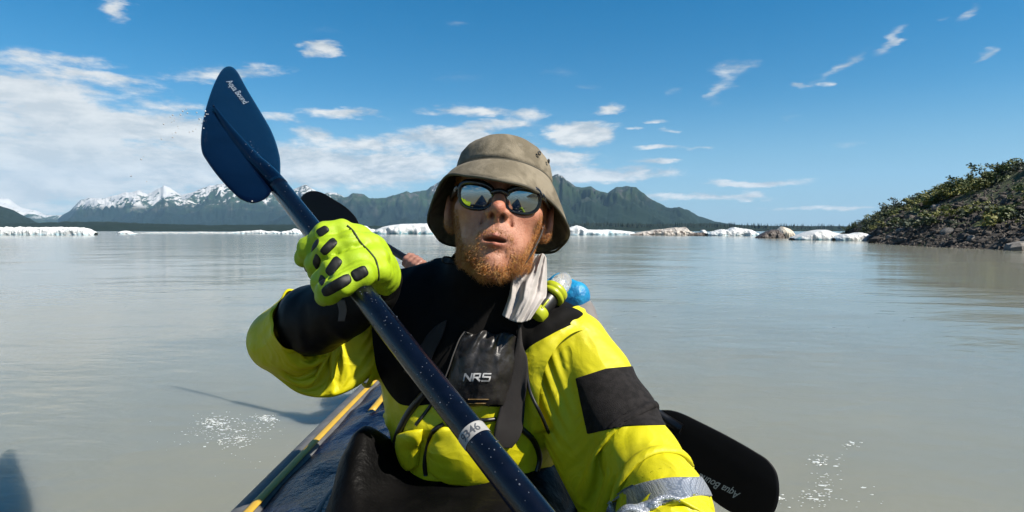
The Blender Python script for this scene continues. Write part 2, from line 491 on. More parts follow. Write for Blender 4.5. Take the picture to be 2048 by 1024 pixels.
# ------------------------------------------------------------------ glacier front and icebergs
def ice_material(name, col, shade, dirt=None, dirt_cov=(.5, .7), scale=1.0):
    m = bpy.data.materials.new(name)
    m.use_nodes = True
    t = NT(m.node_tree)
    b = t.n['Principled BSDF']
    b.inputs['Roughness'].default_value = 0.45
    b.inputs['Subsurface Weight'].default_value = 0.0
    g = t.node('ShaderNodeNewGeometry')
    pos = g.outputs['Position']
    n = t.noise(pos, 1.1 * scale, 5, .6, .4)
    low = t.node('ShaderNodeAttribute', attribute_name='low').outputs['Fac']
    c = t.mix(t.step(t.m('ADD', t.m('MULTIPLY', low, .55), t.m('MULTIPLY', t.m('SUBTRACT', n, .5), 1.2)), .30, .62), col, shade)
    if dirt:
        dn = t.noise(t.vm('MULTIPLY', pos, (1, 1, 1.8)), .8 * scale, 6, .65, .6)
        c = t.mix(t.step(dn, *dirt_cov), c, dirt)
    t.l.new(t.mix(1.0, c, (.68, .68, .68), 'MULTIPLY'), b.inputs['Base Color'])
    bp = t.node('ShaderNodeBump', {'Strength': .9, 'Distance': .15 / scale, 'Height': t.noise(pos, 5 * scale, 5, .65)})
    t.l.new(bp.outputs[0], b.inputs['Normal'])
    return m

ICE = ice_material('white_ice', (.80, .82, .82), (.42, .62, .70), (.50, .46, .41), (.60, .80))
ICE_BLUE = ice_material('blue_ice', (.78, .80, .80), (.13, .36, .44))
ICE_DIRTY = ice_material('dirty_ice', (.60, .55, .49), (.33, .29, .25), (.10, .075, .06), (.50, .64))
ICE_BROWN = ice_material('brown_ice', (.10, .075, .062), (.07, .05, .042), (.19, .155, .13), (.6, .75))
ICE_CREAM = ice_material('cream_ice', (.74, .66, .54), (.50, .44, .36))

def berg(name, label, prof, wl, material, seed, thick=.7, cat='iceberg', group='icebergs along the far shore', chunk=.22, parent=None, nu=90, nv=30, soft=False):
    """ice body: top profile in pixels above waterline row wl; the distance follows from the waterline"""
    prof = np.asarray(prof, float)
    d = CH * F / (wl - HOR)
    c = P((prof[0, 0] + prof[-1, 0]) / 2, wl, d)
    px = np.linspace(prof[0, 0], prof[-1, 0], nu)
    hh = np.clip(np.interp(px, prof[:, 0], wl - prof[:, 1]), 0, None) / F * d
    L = (prof[-1, 0] - prof[0, 0]) / F * d
    H = hh.max()
    endw = np.sqrt(np.clip(1 - np.abs(np.linspace(-1, 1, nu)) ** 4, 0, 1))
    T = max(min(L * .45, H * 2.2), H * 1.0) * thick
    vv = np.linspace(-.22, math.pi + .22, nv)
    U, V = np.meshgrid(np.arange(nu), vv, indexing='ij')
    X = ((px - 1024) / F * d)[:, None] + 0 * V
    cz, sz = np.cos(V), np.sin(V)
    Y = -np.sign(cz) * np.abs(cz) ** .8 * (T * (.35 + .65 * endw))[:, None]
    Z = hh[:, None] * np.where(sz > 0, np.abs(sz) ** .62, -.4 * np.abs(sz) - .0) - np.where(sz < 0, .25, 0)
    p = np.stack([X, Y, Z], -1) / max(H, .6)
    blocky = fbm(p * 1.1, 3, seed, .5)
    lump = fbm(p * 2.2 + 5, 4, seed + 5, .55, ridged=True)
    amp = chunk * H * np.clip(sz * 1.5, 0, 1)
    Z = Z + amp * (lump - .35) * .55 * (1 if not soft else .4)
    Y = Y * (1 + .30 * blocky) + .18 * H * fbm(p * 3.1, 3, seed + 9)
    X = X + .10 * H * fbm(p * 2.7 + 9, 3, seed + 12)
    v = np.stack([X, Y + c[1] + T * .4, Z], -1).reshape(-1, 3)
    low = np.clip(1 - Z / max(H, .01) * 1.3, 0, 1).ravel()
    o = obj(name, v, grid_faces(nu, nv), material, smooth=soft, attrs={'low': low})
    if label: tag(o, label, cat, group)
    return o

def build_ice():
    r = np.random.default_rng(5)
    # the glacier's low ice front at the left edge
    xs = np.linspace(-160, 187, 60)
    top = 455 + 1.6 * fbm(np.stack([xs / 11, 0 * xs, 0 * xs], 1), 3, 2)
    top[-5:] += np.array([1, 2, 3.5, 6, 10])
    berg('glacier', 'long white glacier front standing in the lake at the left edge', np.stack([xs, top], 1), 470.6, ICE, 3, cat='glacier', group=None, chunk=.30, nu=260, thick=.45)
    berg('iceberg', 'small white iceberg just right of the glacier front', [(234, 468), (242, 462.5), (252, 461.5), (262, 466), (270, 468)], 468.4, ICE, 21)
    lo = [(266, 466), (300, 464.6), (340, 464), (372, 464.8), (400, 463.6), (440, 464.4), (470, 464)]
    berg('iceberg', 'thin flat strip of white ice below the snowy mountains', lo, 467.6, ICE, 22, thick=.2)
    berg('iceberg', 'lumpy white ice strip left of the raised paddle shaft', [(455, 466), (480, 463), (505, 461.5), (520, 460), (535, 463), (548, 462), (562, 465)], 467.8, ICE, 23, thick=.3)
    berg('iceberg', 'white ice lump touching the raised paddle shaft', [(556, 467), (566, 463), (580, 461), (588, 457), (594, 460), (604, 466)], 468.0, ICE, 24)
    berg('iceberg', 'pale iceberg part hidden behind the green glove', [(604, 467), (640, 461), (700, 457), (722, 453), (728, 451.5), (737, 458), (750, 460)], 468.2, ICE, 25)
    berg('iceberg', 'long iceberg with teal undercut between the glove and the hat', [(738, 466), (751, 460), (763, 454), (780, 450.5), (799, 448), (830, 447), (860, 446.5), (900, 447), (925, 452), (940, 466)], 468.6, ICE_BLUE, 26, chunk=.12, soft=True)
    berg('iceberg', 'white iceberg with a rounded hump right of the hat brim', [(1118, 466), (1136, 456), (1154, 450.5), (1166, 454), (1175, 459), (1196, 459.5), (1220, 459), (1245, 461), (1268, 464), (1272, 468)], 470.4, ICE, 27, chunk=.16, soft=True)
    berg('iceberg', 'dirty brown and grey iceberg, the widest right of the hat', [(1262, 469), (1285, 464), (1310, 459.5), (1330, 458), (1350, 455.5), (1372, 454.5), (1378, 462), (1392, 466), (1400, 469)], 470.6, ICE_DIRTY, 28)
    berg('iceberg', 'flat dark brown ice floe between the dirty and the white icebergs', [(1376, 469), (1395, 465), (1420, 466), (1440, 469)], 471.4, ICE_BROWN, 35, thick=.3)
    berg('iceberg', 'tiny white ice lump behind the dark brown floe', [(1398, 467), (1403, 460.5), (1410, 460), (1416, 467)], 469.6, ICE, 29)
    berg('iceberg', 'white iceberg with several humps left of the brown cone', [(1416, 467), (1436, 461), (1446, 458), (1456, 461), (1470, 455), (1485, 457), (1502, 459), (1512, 464), (1521, 470)], 471.8, ICE, 30)
    berg('iceberg', 'dark brown cone of dirty ice leaning on a cream block', [(1516, 475), (1528, 467), (1541, 460), (1556, 459), (1566, 466), (1574, 475)], 476.0, ICE_BROWN, 31, chunk=.1)
    berg('iceberg', 'cream coloured block of ice beside the dark brown cone', [(1552, 473), (1556, 461), (1565, 453), (1576, 456), (1584, 460), (1592, 475)], 475.6, ICE_CREAM, 32, chunk=.1, soft=True)
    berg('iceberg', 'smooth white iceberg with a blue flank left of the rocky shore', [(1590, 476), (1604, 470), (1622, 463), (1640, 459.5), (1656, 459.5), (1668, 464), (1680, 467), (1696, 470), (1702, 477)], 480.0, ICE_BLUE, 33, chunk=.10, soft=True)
    berg('iceberg', 'white iceberg with a round end touching the rocky shore', [(1672, 476), (1690, 468), (1706, 468), (1716, 465), (1726, 465), (1738, 469), (1745, 479)], 481.6, ICE, 34, chunk=.10, soft=True)
build_ice()

# ------------------------------------------------------------------ the rocky bank at right
S_ = np.array([(-40, 17.5), (-15, 18), (5, 18.5), (15, 19.6), (24.4, 20.5), (30.5, 20.9), (40.7, 24), (58, 33.5), (88, 49), (118, 63)], float)
R_ = np.array([(-40, 36, 8), (-10, 35, 7.6), (14, 34, 8.6), (30, 33.0, 7.2), (40, 33.8, 5.5), (46, 35.6, 4.7), (52, 37.5, 4.3), (60, 40.5, 4.0), (70, 44, 3.45), (84, 50, 2.6), (98, 54.5, 1.5), (120, 65, .25)], float)

def bank_point(u, t):
    """u in 0..1 along the shore, t 0 at water .. 1 at the ridge .. >1 behind"""
    ds = np.interp(u, np.linspace(0, 1, len(S_)), S_[:, 0]); xs = np.interp(u, np.linspace(0, 1, len(S_)), S_[:, 1])
    k = np.linspace(0, 1, len(R_))
    dr, xr, zr = (np.interp(u, k, R_[:, i]) for i in range(3))
    X = xs + (xr - xs) * t
    Y = ds + (dr - ds) * t
    prof = np.where(t <= 1, .05 * np.sin(np.clip(t, 0, 1) * 3.1) + np.clip(t, 0, 1) ** .92, np.clip(1 - (t - 1) * .9, -.2, 1))
    Z = zr * prof
    p = np.stack([X, Y, 0 * X], -1)
    w = np.clip(t * 6, 0, 1)
    Z = Z + w * (.55 * fbm(p / 6.0, 3, 61) * np.where(t > .8, .35, 1) + .16 * fbm(p / 1.3, 4, 62, .6)) - .10 * (1 - w)
    X = X + .5 * fbm(p / 4 + 3, 3, 63) * w
    return np.stack([X, Y, Z], -1)

def build_bank():
    m = bpy.data.materials.new('moraine')
    m.use_nodes = True
    t = NT(m.node_tree)
    b = t.n['Principled BSDF']
    b.inputs['Roughness'].default_value = .9
    pos = t.node('ShaderNodeNewGeometry').outputs['Position']
    h = t.node('ShaderNodeAttribute', attribute_name='alt').outputs['Fac']
    n = t.noise(pos, 3.2, 6, .7)
    rock = t.mix(t.step(n, .38, .62), (.022, .017, .013), (.110, .088, .068))
    n2 = t.noise(pos, .30, 5, .6, .5)
    gm = t.step(t.m('ADD', n2, t.m('MULTIPLY', h, .55)), .56, .68)
    green = t.mix(t.step(t.noise(pos, 1.4, 5, .65), .4, .6), (.030, .046, .014), (.115, .135, .026))
    t.base(b, t.mix(gm, rock, green))
    bp = t.node('ShaderNodeBump', {'Strength': 1.0, 'Distance': .25, 'Height': t.noise(pos, 2.6, 6, .7)})
    t.l.new(bp.outputs[0], b.inputs['Normal'])
    nu, nt = 300, 64
    U, T = np.meshgrid(np.linspace(0, 1, nu), np.concatenate([np.linspace(-.06, 1, 48), np.linspace(1.05, 2.2, 16)]), indexing='ij')
    p = bank_point(U, T)
    p[:, 0, 2] = -.6
    f = grid_faces(nu, nt)
    tag(obj('hillside', p.reshape(-1, 3), f[:, ::-1].copy(), m, attrs={'alt': np.clip(T, 0, 1).ravel()}), kind='structure')

    def place(q, t_):
        px = proj(q[None])[0][0]
        a = 'at the left tip' if px < 1745 else 'left of centre' if px < 1840 else 'at the centre' if px < 1930 else 'by the picture edge' if px < 2060 else 'beyond the picture edge'
        b = 'at the waterline' if t_ < .07 else 'low down' if t_ < .25 else 'halfway up' if t_ < .55 else 'high up' if t_ < .88 else 'along the ridge'
        return b + ' ' + a
    r = random.Random(9)
    # boulders: five shapes shared by all
    rock_m = [mat('boulder_dark', (.036, .028, .022), .85, (.105, .085, .068), 3.0, .03, 12), mat('boulder_grey', (.080, .066, .054), .85, (.18, .152, .125), 3.0, .03, 12), mat('boulder_pale', (.20, .185, .17), .8, (.34, .32, .295), 2.0, .03, 12)]
    def rock_mesh(i, mm):
        nu_, nv_ = 9, 6
        th = np.linspace(0, 2 * np.pi, nu_, endpoint=False); ph = np.linspace(-1.45, 1.45, nv_)
        A, B = np.meshgrid(th, ph, indexing='ij')
        q = np.stack([np.cos(A) * np.cos(B), np.sin(A) * np.cos(B), np.sin(B)], -1)
        q = q * (1 + .42 * vnoise(q * 1.4 + i * 7, i))[..., None]
        q = np.sign(q) * np.abs(q) ** .85
        q[..., 2] *= .72
        v = q.reshape(-1, 3)
        f = [tuple(k) for k in grid_faces(nu_, nv_, wrap_u=True)] + [tuple(range(0, nu_ * nv_, nv_))[::-1], tuple(range(nv_ - 1, nu_ * nv_, nv_))]
        me = new_mesh('boulder', v, f, smooth=False)
        me.materials.append(mm)
        return me
    rocks = [[rock_mesh(i + 5 * j, rock_m[j]) for i in range(5)] for j in range(3)]
    lab = ['dark grey boulder lying on the right bank', 'mid grey boulder lying on the right bank', 'pale boulder standing out on the dark right bank']
    for k in range(255):
        u = r.uniform(.40, .80) if k > 40 else r.uniform(.36, .56)
        t_ = abs(r.gauss(0, .26)) + .01
        if t_ > .8: t_ = r.uniform(.0, .3)
        j = r.choices((0, 1, 2), (4, 4, 1))[0]
        q = bank_point(np.array([u]), np.array([t_]))[0]
        o = bpy.data.objects.new('boulder', rocks[j][k % 5])
        C.objects.link(o)
        s = r.uniform(.09, .26) * (1.35 if j == 2 and r.random() < .3 else 1) * (1.5 if r.random() < .1 else 1)
        o.location = (q[0], q[1], q[2] + s * .15)
        sx_, sz_ = r.uniform(.8, 1.5), r.uniform(.7, 1.1)
        o.scale = (s * sx_, s, s * sz_)
        o.rotation_euler = (r.uniform(-.3, .3), r.uniform(-.3, .3), r.uniform(0, 6.28))
        tag(o, '%s boulder %s of the right bank' % (('small ' if s < .14 else 'large ' if s > .23 else '') + ('flat ' if sx_ / sz_ > 1.5 else 'blocky ' if sx_ / sz_ < 1.05 else '') + ('dark grey', 'mid grey', 'pale')[j], place(q, t_)), 'boulder', 'boulders on the right bank')
    # rubble between them
    parts = []
    for k in range(5200):
        u = r.uniform(.36, .92)
        t_ = min(abs(r.gauss(0, .30)), .95)
        q = bank_point(np.array([u]), np.array([t_]))[0]
        s = r.uniform(.05, .16)
        a = r.uniform(0, 6)
        e = [np.array([math.cos(a + i * 1.57) * s * r.uniform(.7, 1.3), math.sin(a + i * 1.57) * s * r.uniform(.7, 1.3), r.uniform(-.3, .2) * s]) for i in range(4)]
        parts.append((np.array([q + x for x in e] + [q + [0, 0, s * .8], q - [0, 0, s]]), [(0, 1, 4), (1, 2, 4), (2, 3, 4), (3, 0, 4), (1, 0, 5), (2, 1, 5), (3, 2, 5), (0, 3, 5)]))
    v, f = join(parts)
    tag(obj('rubble', v, f, mat('rubble_stone', (.028, .022, .017), .9, (.21, .175, .145), 2.2, contrast=(.42, .72)), smooth=False), 'loose grey rubble covering the lower right bank', 'rubble', kind='stuff')

    # shrubs: leaf clumps; a handful of shapes
    def shrub_mesh(i, mm):
        rr = np.random.default_rng(100 + i)
        lobes = rr.normal(0, 1, (6, 3)) * (.48, .48, .22) + (0, 0, .42)
        vs_, fs = [], []
        for k in range(230):
            c = lobes[rr.integers(6)]
            dirn = rr.normal(0, 1, 3); dirn /= np.linalg.norm(dirn)
            p0 = c + dirn * (.36, .36, .28) * rr.uniform(.55, 1.0)
            if p0[2] < 0: p0[2] = abs(p0[2]) * .3
            a = rr.normal(0, 1, 3); a /= np.linalg.norm(a)
            b_ = np.cross(a, dirn + .01); b_ /= np.linalg.norm(b_)
            s = rr.uniform(.06, .13)
            o = len(vs_)
            vs_ += [p0 - a * s, p0 + b_ * s * .6, p0 + a * s, p0 - b_ * s * .6]
            fs.append((o, o + 1, o + 2, o + 3))
        me = new_mesh('shrub', np.array(vs_), fs, smooth=False)
        me.materials.append(mm)
        return me
    sh_m = [mat('alder_yellow', (.170, .185, .022), .7, (.30, .30, .042), 4), mat('alder_green', (.075, .120, .022), .7, (.140, .180, .032), 4), mat('alder_dark', (.026, .050, .020), .7, (.050, .080, .024), 4)]
    shs = [[shrub_mesh(i + 5 * j, sh_m[j]) for i in range(4)] for j in range(3)]
    slab = ['low yellow green shrub growing on the right bank', 'low mid green shrub growing on the right bank', 'low dark green shrub near the ridge of the right bank']
    n = 0
    while n < 298:
        u = r.uniform(.40, .93)
        t_ = r.uniform(.15, 1.0)
        p_ = bank_point(np.array([u]), np.array([t_]))
        lump = fbm(p_ * np.array([.28, .20, 0]), 3, 77)[0]
        if t_ < .42 and lump < .10: continue
        if t_ < .75 and lump < -.18: continue
        if r.random() > (t_ * .9 + .25 + (u - .42) * 1.6): continue
        q = bank_point(np.array([u]), np.array([t_]))[0]
        j = r.choices((0, 1, 2), (3, 2, 1) if u < .62 else (1, 2, 4))[0]
        if t_ > .9: j = r.choice((1, 2))
        o = bpy.data.objects.new('shrub', shs[j][n % 4])
        C.objects.link(o)
        s = r.uniform(.40, 1.05) * (.6 if u > .82 else 1)
        sx_, sz_ = r.uniform(.9, 1.5), r.uniform(.55, 1.0)
        o.location = (q[0], q[1], q[2] - .08)
        o.scale = (s * sx_, s * r.uniform(.9, 1.4), s * sz_)
        o.rotation_euler = (0, 0, r.uniform(0, 6.28))
        tag(o, '%s shrub %s of the right bank' % (('small ' if s < .6 else 'large ' if s > .9 else '') + ('spreading ' if sx_ / sz_ > 1.9 else 'bushy ' if sx_ / sz_ < 1.3 else '') + ('yellow green', 'mid green', 'dark green')[j], place(q, t_)), 'shrub', 'shrubs on the right bank')
        n += 1

    # young spruces on the ridge: trunk and crown
    bark = mat('bark', (.05, .038, .028), .9)
    needles = mat('needles', (.020, .040, .020), .8, (.045, .072, .028), 5)
    def spruce(i):
        rr = np.random.default_rng(300 + i)
        trunk = new_mesh('trunk', *tube(np.array([[0, 0, -.1], [.01, 0, .5], [0, .01, 1.0]]), [.035, .022, .006], 6))
        trunk.materials.append(bark)
        vs_, fs = [], []
        for k in range(130):
            h = rr.uniform(.10, .98)
            L = (1 - h) * .30 * rr.uniform(.55, 1.15) + .03
            a = rr.uniform(0, 6.283)
            dirn = np.array([math.cos(a), math.sin(a), -.28 + rr.uniform(-.1, .25)])
            side = np.array([-math.sin(a), math.cos(a), 0])
            base = np.array([0, 0, h])
            o = len(vs_)
            w = .050 * (1.2 - h * .7)
            vs_ += [base, base + dirn * L * .55 + side * w, base + dirn * L, base + dirn * L * .55 - side * w, base + dirn * L * .5 + [0, 0, w * .9]]
            fs += [(o, o + 1, o + 4), (o + 1, o + 2, o + 4), (o + 2, o + 3, o + 4), (o + 3, o, o + 4)]
        crown = new_mesh('crown', np.array(vs_), fs, smooth=False)
        crown.materials.append(needles)
        return trunk, crown
    kinds = [spruce(i) for i in range(6)]
    tl = ['young dark spruce standing in the row on the ridge of the right bank', 'tall young spruce rising above its neighbours on the right ridge']
    for k in range(80):
        u = r.uniform(.50, .97) if k > 8 else r.uniform(.42, .5)
        t_ = r.gauss(.97, .05) if k % 3 else r.uniform(.62, .98)
        q = bank_point(np.array([u]), np.array([t_]))[0]
        h = r.uniform(.5, 1.0)
        big = k % 9 == 0
        if big: h *= 1.12
        if u < .5: h *= 1.3
        root = thing('spruce_tree', '%s young spruce %s of the right bank' % ('tall' if big else 'low' if h < 1.05 else 'dark', place(q, t_)), 'tree', q - [0, 0, .05], 'young spruces on the right bank')
        root.scale = (h * r.uniform(.8, 1.2),) * 2 + (h,)
        root.rotation_euler = (r.uniform(-.06, .06), r.uniform(-.06, .06), r.uniform(0, 6.28))
        for nm, me in zip(('trunk', 'crown'), kinds[k % 6]):
            o = bpy.data.objects.new(nm, me)
            C.objects.link(o)
            o.parent = root
build_bank()

# ------------------------------------------------------------------ air
def build_haze():
    lo, hi = (-13000, -13000, -5.0), (13000, 13000, 1250.0)
    v = [(x, y, z) for x in (lo[0], hi[0]) for y in (lo[1], hi[1]) for z in (lo[2], hi[2])]
    f = [(0, 1, 3, 2), (4, 6, 7, 5), (0, 4, 5, 1), (2, 3, 7, 6), (0, 2, 6, 4), (1, 5, 7, 3)]
    m = bpy.data.materials.new('air')
    m.use_nodes = True
    t = NT(m.node_tree)
    t.n.clear()
    vol = t.node('ShaderNodeVolumePrincipled', {'Color': (.38, .68, 1.0, 1), 'Density': HAZE, 'Anisotropy': 0.0})
    out = t.node('ShaderNodeOutputMaterial')
    t.l.new(vol.outputs[0], out.inputs['Volume'])
    tag(obj('haze', np.array(v, float), f, m, smooth=False), 'thin blue air between the boat and the mountains', 'haze', kind='stuff')
HAZE = 3.4e-5
build_haze()
# ------------------------------------------------------------------ signed distance modelling
from mathutils.bvhtree import BVHTree

def smin(a, b, k):
    h = np.maximum(k - np.abs(a - b), 0) / k
    return np.minimum(a, b) - h * h * k * .25

def smax(a, b, k):
    return -smin(-a, -b, k)

def cap(p, a, b, ra, rb):
    a = np.asarray(a, np.float32); b = np.asarray(b, np.float32)
    ab = b - a
    t = np.clip(((p - a) @ ab) / max(float(ab @ ab), 1e-9), 0, 1)
    q = p - a - t[:, None] * ab
    return np.sqrt(np.einsum('ij,ij->i', q, q)) - (ra + t * (rb - ra))

def ell(p, c, r, R=None):
    q = p - np.asarray(c, np.float32)
    if R is not None: q = q @ np.asarray(R, np.float32)
    r = np.asarray(r, np.float32)
    a = q / r
    k0 = np.sqrt(np.einsum('ij,ij->i', a, a)) + 1e-9
    a = a / r
    k1 = np.sqrt(np.einsum('ij,ij->i', a, a)) + 1e-9
    return k0 * (k0 - 1) / k1

def chain(p, pts, k=.02, near=None):
    """pts: list of (xyz, r); smooth union of round cones"""
    d = None
    for (a, ra), (b, rb) in zip(pts[:-1], pts[1:]):
        e = cap(p, a, b, ra, rb)
        d = e if d is None else smin(d, e, k)
    return d

def PC(*pts):
    """pixel chain -> world chain"""
    return [(P(x, y, d), r) for x, y, d, r in pts]

def worley(c, seed):
    """distance to the nearest scattered point: flat panels meeting in sharp ridges"""
    i = np.floor(c).astype(np.int64)
    best = np.full(len(c), 9.0)
    for dx in (-1, 0, 1):
        for dy in (-1, 0, 1):
            for dz in (-1, 0, 1):
                j = i + np.array([dx, dy, dz])
                o = np.stack([_hash(j[:, 0], j[:, 1], j[:, 2], seed + k) for k in range(3)], 1)
                best = np.minimum(best, ((j + o - c) ** 2).sum(1))
    return np.sqrt(best)

def add_local(d, p, pts, k, sub=False):
    """union (or cut) a small chain into d, touching only the points near it"""
    P_ = np.array([q[0] for q in pts]); c = P_.mean(0)
    R = np.linalg.norm(P_ - c, axis=1).max() + max(q[1] for q in pts) + 2.5 * k + .03
    i = np.nonzero(((p - c.astype(np.float32)) ** 2).sum(1) < R * R)[0]
    if len(i):
        e = chain(p[i], pts, k)
        d[i] = smax(d[i], -e, k) if sub else smin(d[i], e, k)
    return d

def mesh_sdf(fn, lo, hi, h, project=2, slack=1.7):
    lo = np.asarray(lo, float); hi = np.asarray(hi, float)
    nb = np.ceil((hi - lo) / (8 * h)).astype(int) + 1
    bc = np.stack(np.meshgrid(*[np.arange(k) for k in nb], indexing='ij'), -1).reshape(-1, 3)
    cen = (lo + (bc * 8 + 3.5) * h).astype(np.float32)
    d = fn(cen)
    vol = np.repeat(np.repeat(np.repeat(d.reshape(nb), 8, 0), 8, 1), 8, 2).astype(np.float32)
    act = np.nonzero(np.abs(d) < slack * 7 * h)[0]
    o8 = np.stack(np.meshgrid(*[np.arange(8)] * 3, indexing='ij'), -1).reshape(-1, 3)
    for s in range(0, len(act), 2048):
        b = bc[act[s:s + 2048]]
        ijk = (b[:, None, :] * 8 + o8[None]).reshape(-1, 3)
        vol[ijk[:, 0], ijk[:, 1], ijk[:, 2]] = fn((lo + ijk * h).astype(np.float32))
    S = vol < 0
    n = np.array(vol.shape)
    cnt = np.zeros(n - 1, np.int8)
    for a in range(8):
        x, y, z = a & 1, a >> 1 & 1, a >> 2 & 1
        cnt += S[x:n[0] - 1 + x, y:n[1] - 1 + y, z:n[2] - 1 + z]
    active = (cnt > 0) & (cnt < 8)
    cells = np.argwhere(active)
    idx = np.full(active.shape, -1, np.int64)
    idx[active] = np.arange(len(cells))
    pos = np.zeros((len(cells), 3)); m = np.zeros(len(cells))
    cr = [(a & 1, a >> 1 & 1, a >> 2 & 1) for a in range(8)]
    for i in range(8):
        for j in range(i + 1, 8):
            if sum(abs(cr[i][k] - cr[j][k]) for k in range(3)) != 1: continue
            ca, cb = cells + cr[i], cells + cr[j]
            va, vb = vol[tuple(ca.T)], vol[tuple(cb.T)]
            x = (va < 0) != (vb < 0)
            t = np.where(x, va / np.where(x, va - vb, 1), 0)[:, None]
            pos += np.where(x[:, None], ca + t * (cb - ca), 0); m += x
    pos = lo + pos / m[:, None] * h
    quads = []
    for ax in range(3):
        o1, o2 = [(1, 2), (2, 0), (0, 1)][ax]
        sl_a = [slice(None)] * 3; sl_b = [slice(None)] * 3
        sl_a[ax] = slice(0, n[ax] - 1); sl_b[ax] = slice(1, n[ax])
        e = np.argwhere(S[tuple(sl_a)] != S[tuple(sl_b)])
        e = e[(e[:, o1] > 0) & (e[:, o2] > 0) & (e[:, o1] < n[o1] - 1) & (e[:, o2] < n[o2] - 1)]
        inside = S[tuple(e.T)]
        u = np.zeros(3, int); v = np.zeros(3, int); u[o1] = 1; v[o2] = 1
        q = np.stack([idx[tuple((e - u - v).T)], idx[tuple((e - v).T)], idx[tuple(e.T)], idx[tuple((e - u).T)]], 1)
        q[~inside] = q[~inside][:, ::-1]
        quads.append(q)
    q = np.concatenate(quads)
    q = q[(q >= 0).all(1)]
    for _ in range(project):
        g, dd = grad(fn, pos, h * .5)
        pos = pos - g * np.clip(dd, -h, h)[:, None]
    return pos, q

def grad(fn, v, e=.001):
    v = np.asarray(v, np.float32)
    k = np.array([[1, -1, -1], [-1, -1, 1], [-1, 1, -1], [1, 1, 1]], np.float32)
    ds = [fn(v + k[i] * e) for i in range(4)]
    g = sum(k[i] * ds[i][:, None] for i in range(4)) / (4 * e)
    d = sum(ds) / 4
    L = np.linalg.norm(g, axis=1, keepdims=True) + 1e-9
    return g / L, d / L[:, 0]

def trace(fn, px, py, d0=.3, d1=1.6, it=60):
    """first hit of fn along the view ray of each pixel"""
    px, py = np.atleast_1d(px).astype(float), np.atleast_1d(py).astype(float)
    ray = RT * ((px - 1024) / F)[:, None] + UP * ((512 - py) / F)[:, None] + FW
    L = np.linalg.norm(ray, axis=1)
    t = np.full(len(px), d0)
    for _ in range(it):
        t = t + np.clip(fn((CAM + ray * t[:, None]).astype(np.float32)), -.05, .2) * .8 / L
        t = np.minimum(t, d1)
    return CAM + ray * t[:, None]

def to_tris(q):
    return np.concatenate([q[:, [0, 1, 2]], q[:, [0, 2, 3]]])

def clip(v, tr, s):
    """the part of a triangle mesh where the per-vertex scalar s is positive, cut exactly"""
    s = np.where(np.abs(s) < 1e-9, 1e-9, s)
    ins = s[tr] > 0
    c = ins.sum(1)
    keep = tr[c == 3]
    ev = {}
    newv = []
    def cutv(a, b):
        key = (a, b) if a < b else (b, a)
        if key not in ev:
            a, b = key
            w = s[a] / (s[a] - s[b])
            ev[key] = len(v) + len(newv)
            newv.append(v[a] + (v[b] - v[a]) * w)
        return ev[key]
    out = []
    for t, i in zip(tr[(c == 1) | (c == 2)].tolist(), ins[(c == 1) | (c == 2)].tolist()):
        k = i.index(True) if sum(i) == 1 else i.index(False)
        a, b, d = t[k], t[(k + 1) % 3], t[(k + 2) % 3]
        e, f = cutv(a, b), cutv(a, d)
        if sum(i) == 1: out.append((a, e, f))
        else: out += [(e, b, d), (e, d, f)]
    v2 = np.concatenate([v, np.array(newv)]) if newv else v
    f2 = np.concatenate([keep, np.array(out, int).reshape(-1, 3)])
    u, inv = np.unique(f2, return_inverse=True)
    return v2[u], inv.reshape(-1, 3)

def pieces(v, f):
    """connected piece of every vertex"""
    lab = np.arange(len(v))
    for _ in range(400):
        m = lab[f].min(1)
        new = lab.copy()
        for k in range(3): np.minimum.at(new, f[:, k], m)
        if (new == lab).all(): break
        lab = new
    return lab

def vnormals(v, f):
    n = np.zeros_like(v)
    a, b, c = v[f[:, 0]], v[f[:, 1]], v[f[:, 2]]
    fn_ = np.cross(b - a, c - a)
    for k in range(3): np.add.at(n, f[:, k], fn_)
    return n / (np.linalg.norm(n, axis=1, keepdims=True) + 1e-12)

def shell(v, f, out, skirt=.004, nrm=None):
    """push an open triangle mesh outward and give it a rim going back in"""
    n = vnormals(v, f) if nrm is None else nrm
    v2 = v + n * out
    e = np.concatenate([f[:, [0, 1]], f[:, [1, 2]], f[:, [2, 0]]])
    key = np.sort(e, 1)
    u, first, cnt = np.unique(key, axis=0, return_index=True, return_counts=True)
    b = e[first[cnt == 1]]
    ids = np.unique(b)
    m = {int(i): len(v2) + k for k, i in enumerate(ids)}
    v3 = np.concatenate([v2, v2[ids] - n[ids] * (out + skirt)])
    rim = []
    for a, c in b.tolist():
        rim += [(c, a, m[a]), (c, m[a], m[c])]
    return v3, np.concatenate([f, np.array(rim, int).reshape(-1, 3)])

def poly_sd(x, y, pts):
    """signed distance in pixels to a polygon, positive inside"""
    pts = np.asarray(pts, float)
    d = np.full(len(x), 1e9); ins = np.zeros(len(x), bool)
    for (ax, ay), (bx, by) in zip(pts, np.roll(pts, -1, 0)):
        ex, ey = bx - ax, by - ay
        t = np.clip(((x - ax) * ex + (y - ay) * ey) / (ex * ex + ey * ey + 1e-9), 0, 1)
        d = np.minimum(d, np.hypot(x - ax - t * ex, y - ay - t * ey))
        c = ((ay > y) != (by > y)) & (x < (bx - ax) * (y - ay) / (by - ay + 1e-12) + ax)
        ins ^= c
    return np.where(ins, d, -d)

def smooth_poly(pts, n=None):
    return spline(pts, n or len(pts) * 6, closed=True)

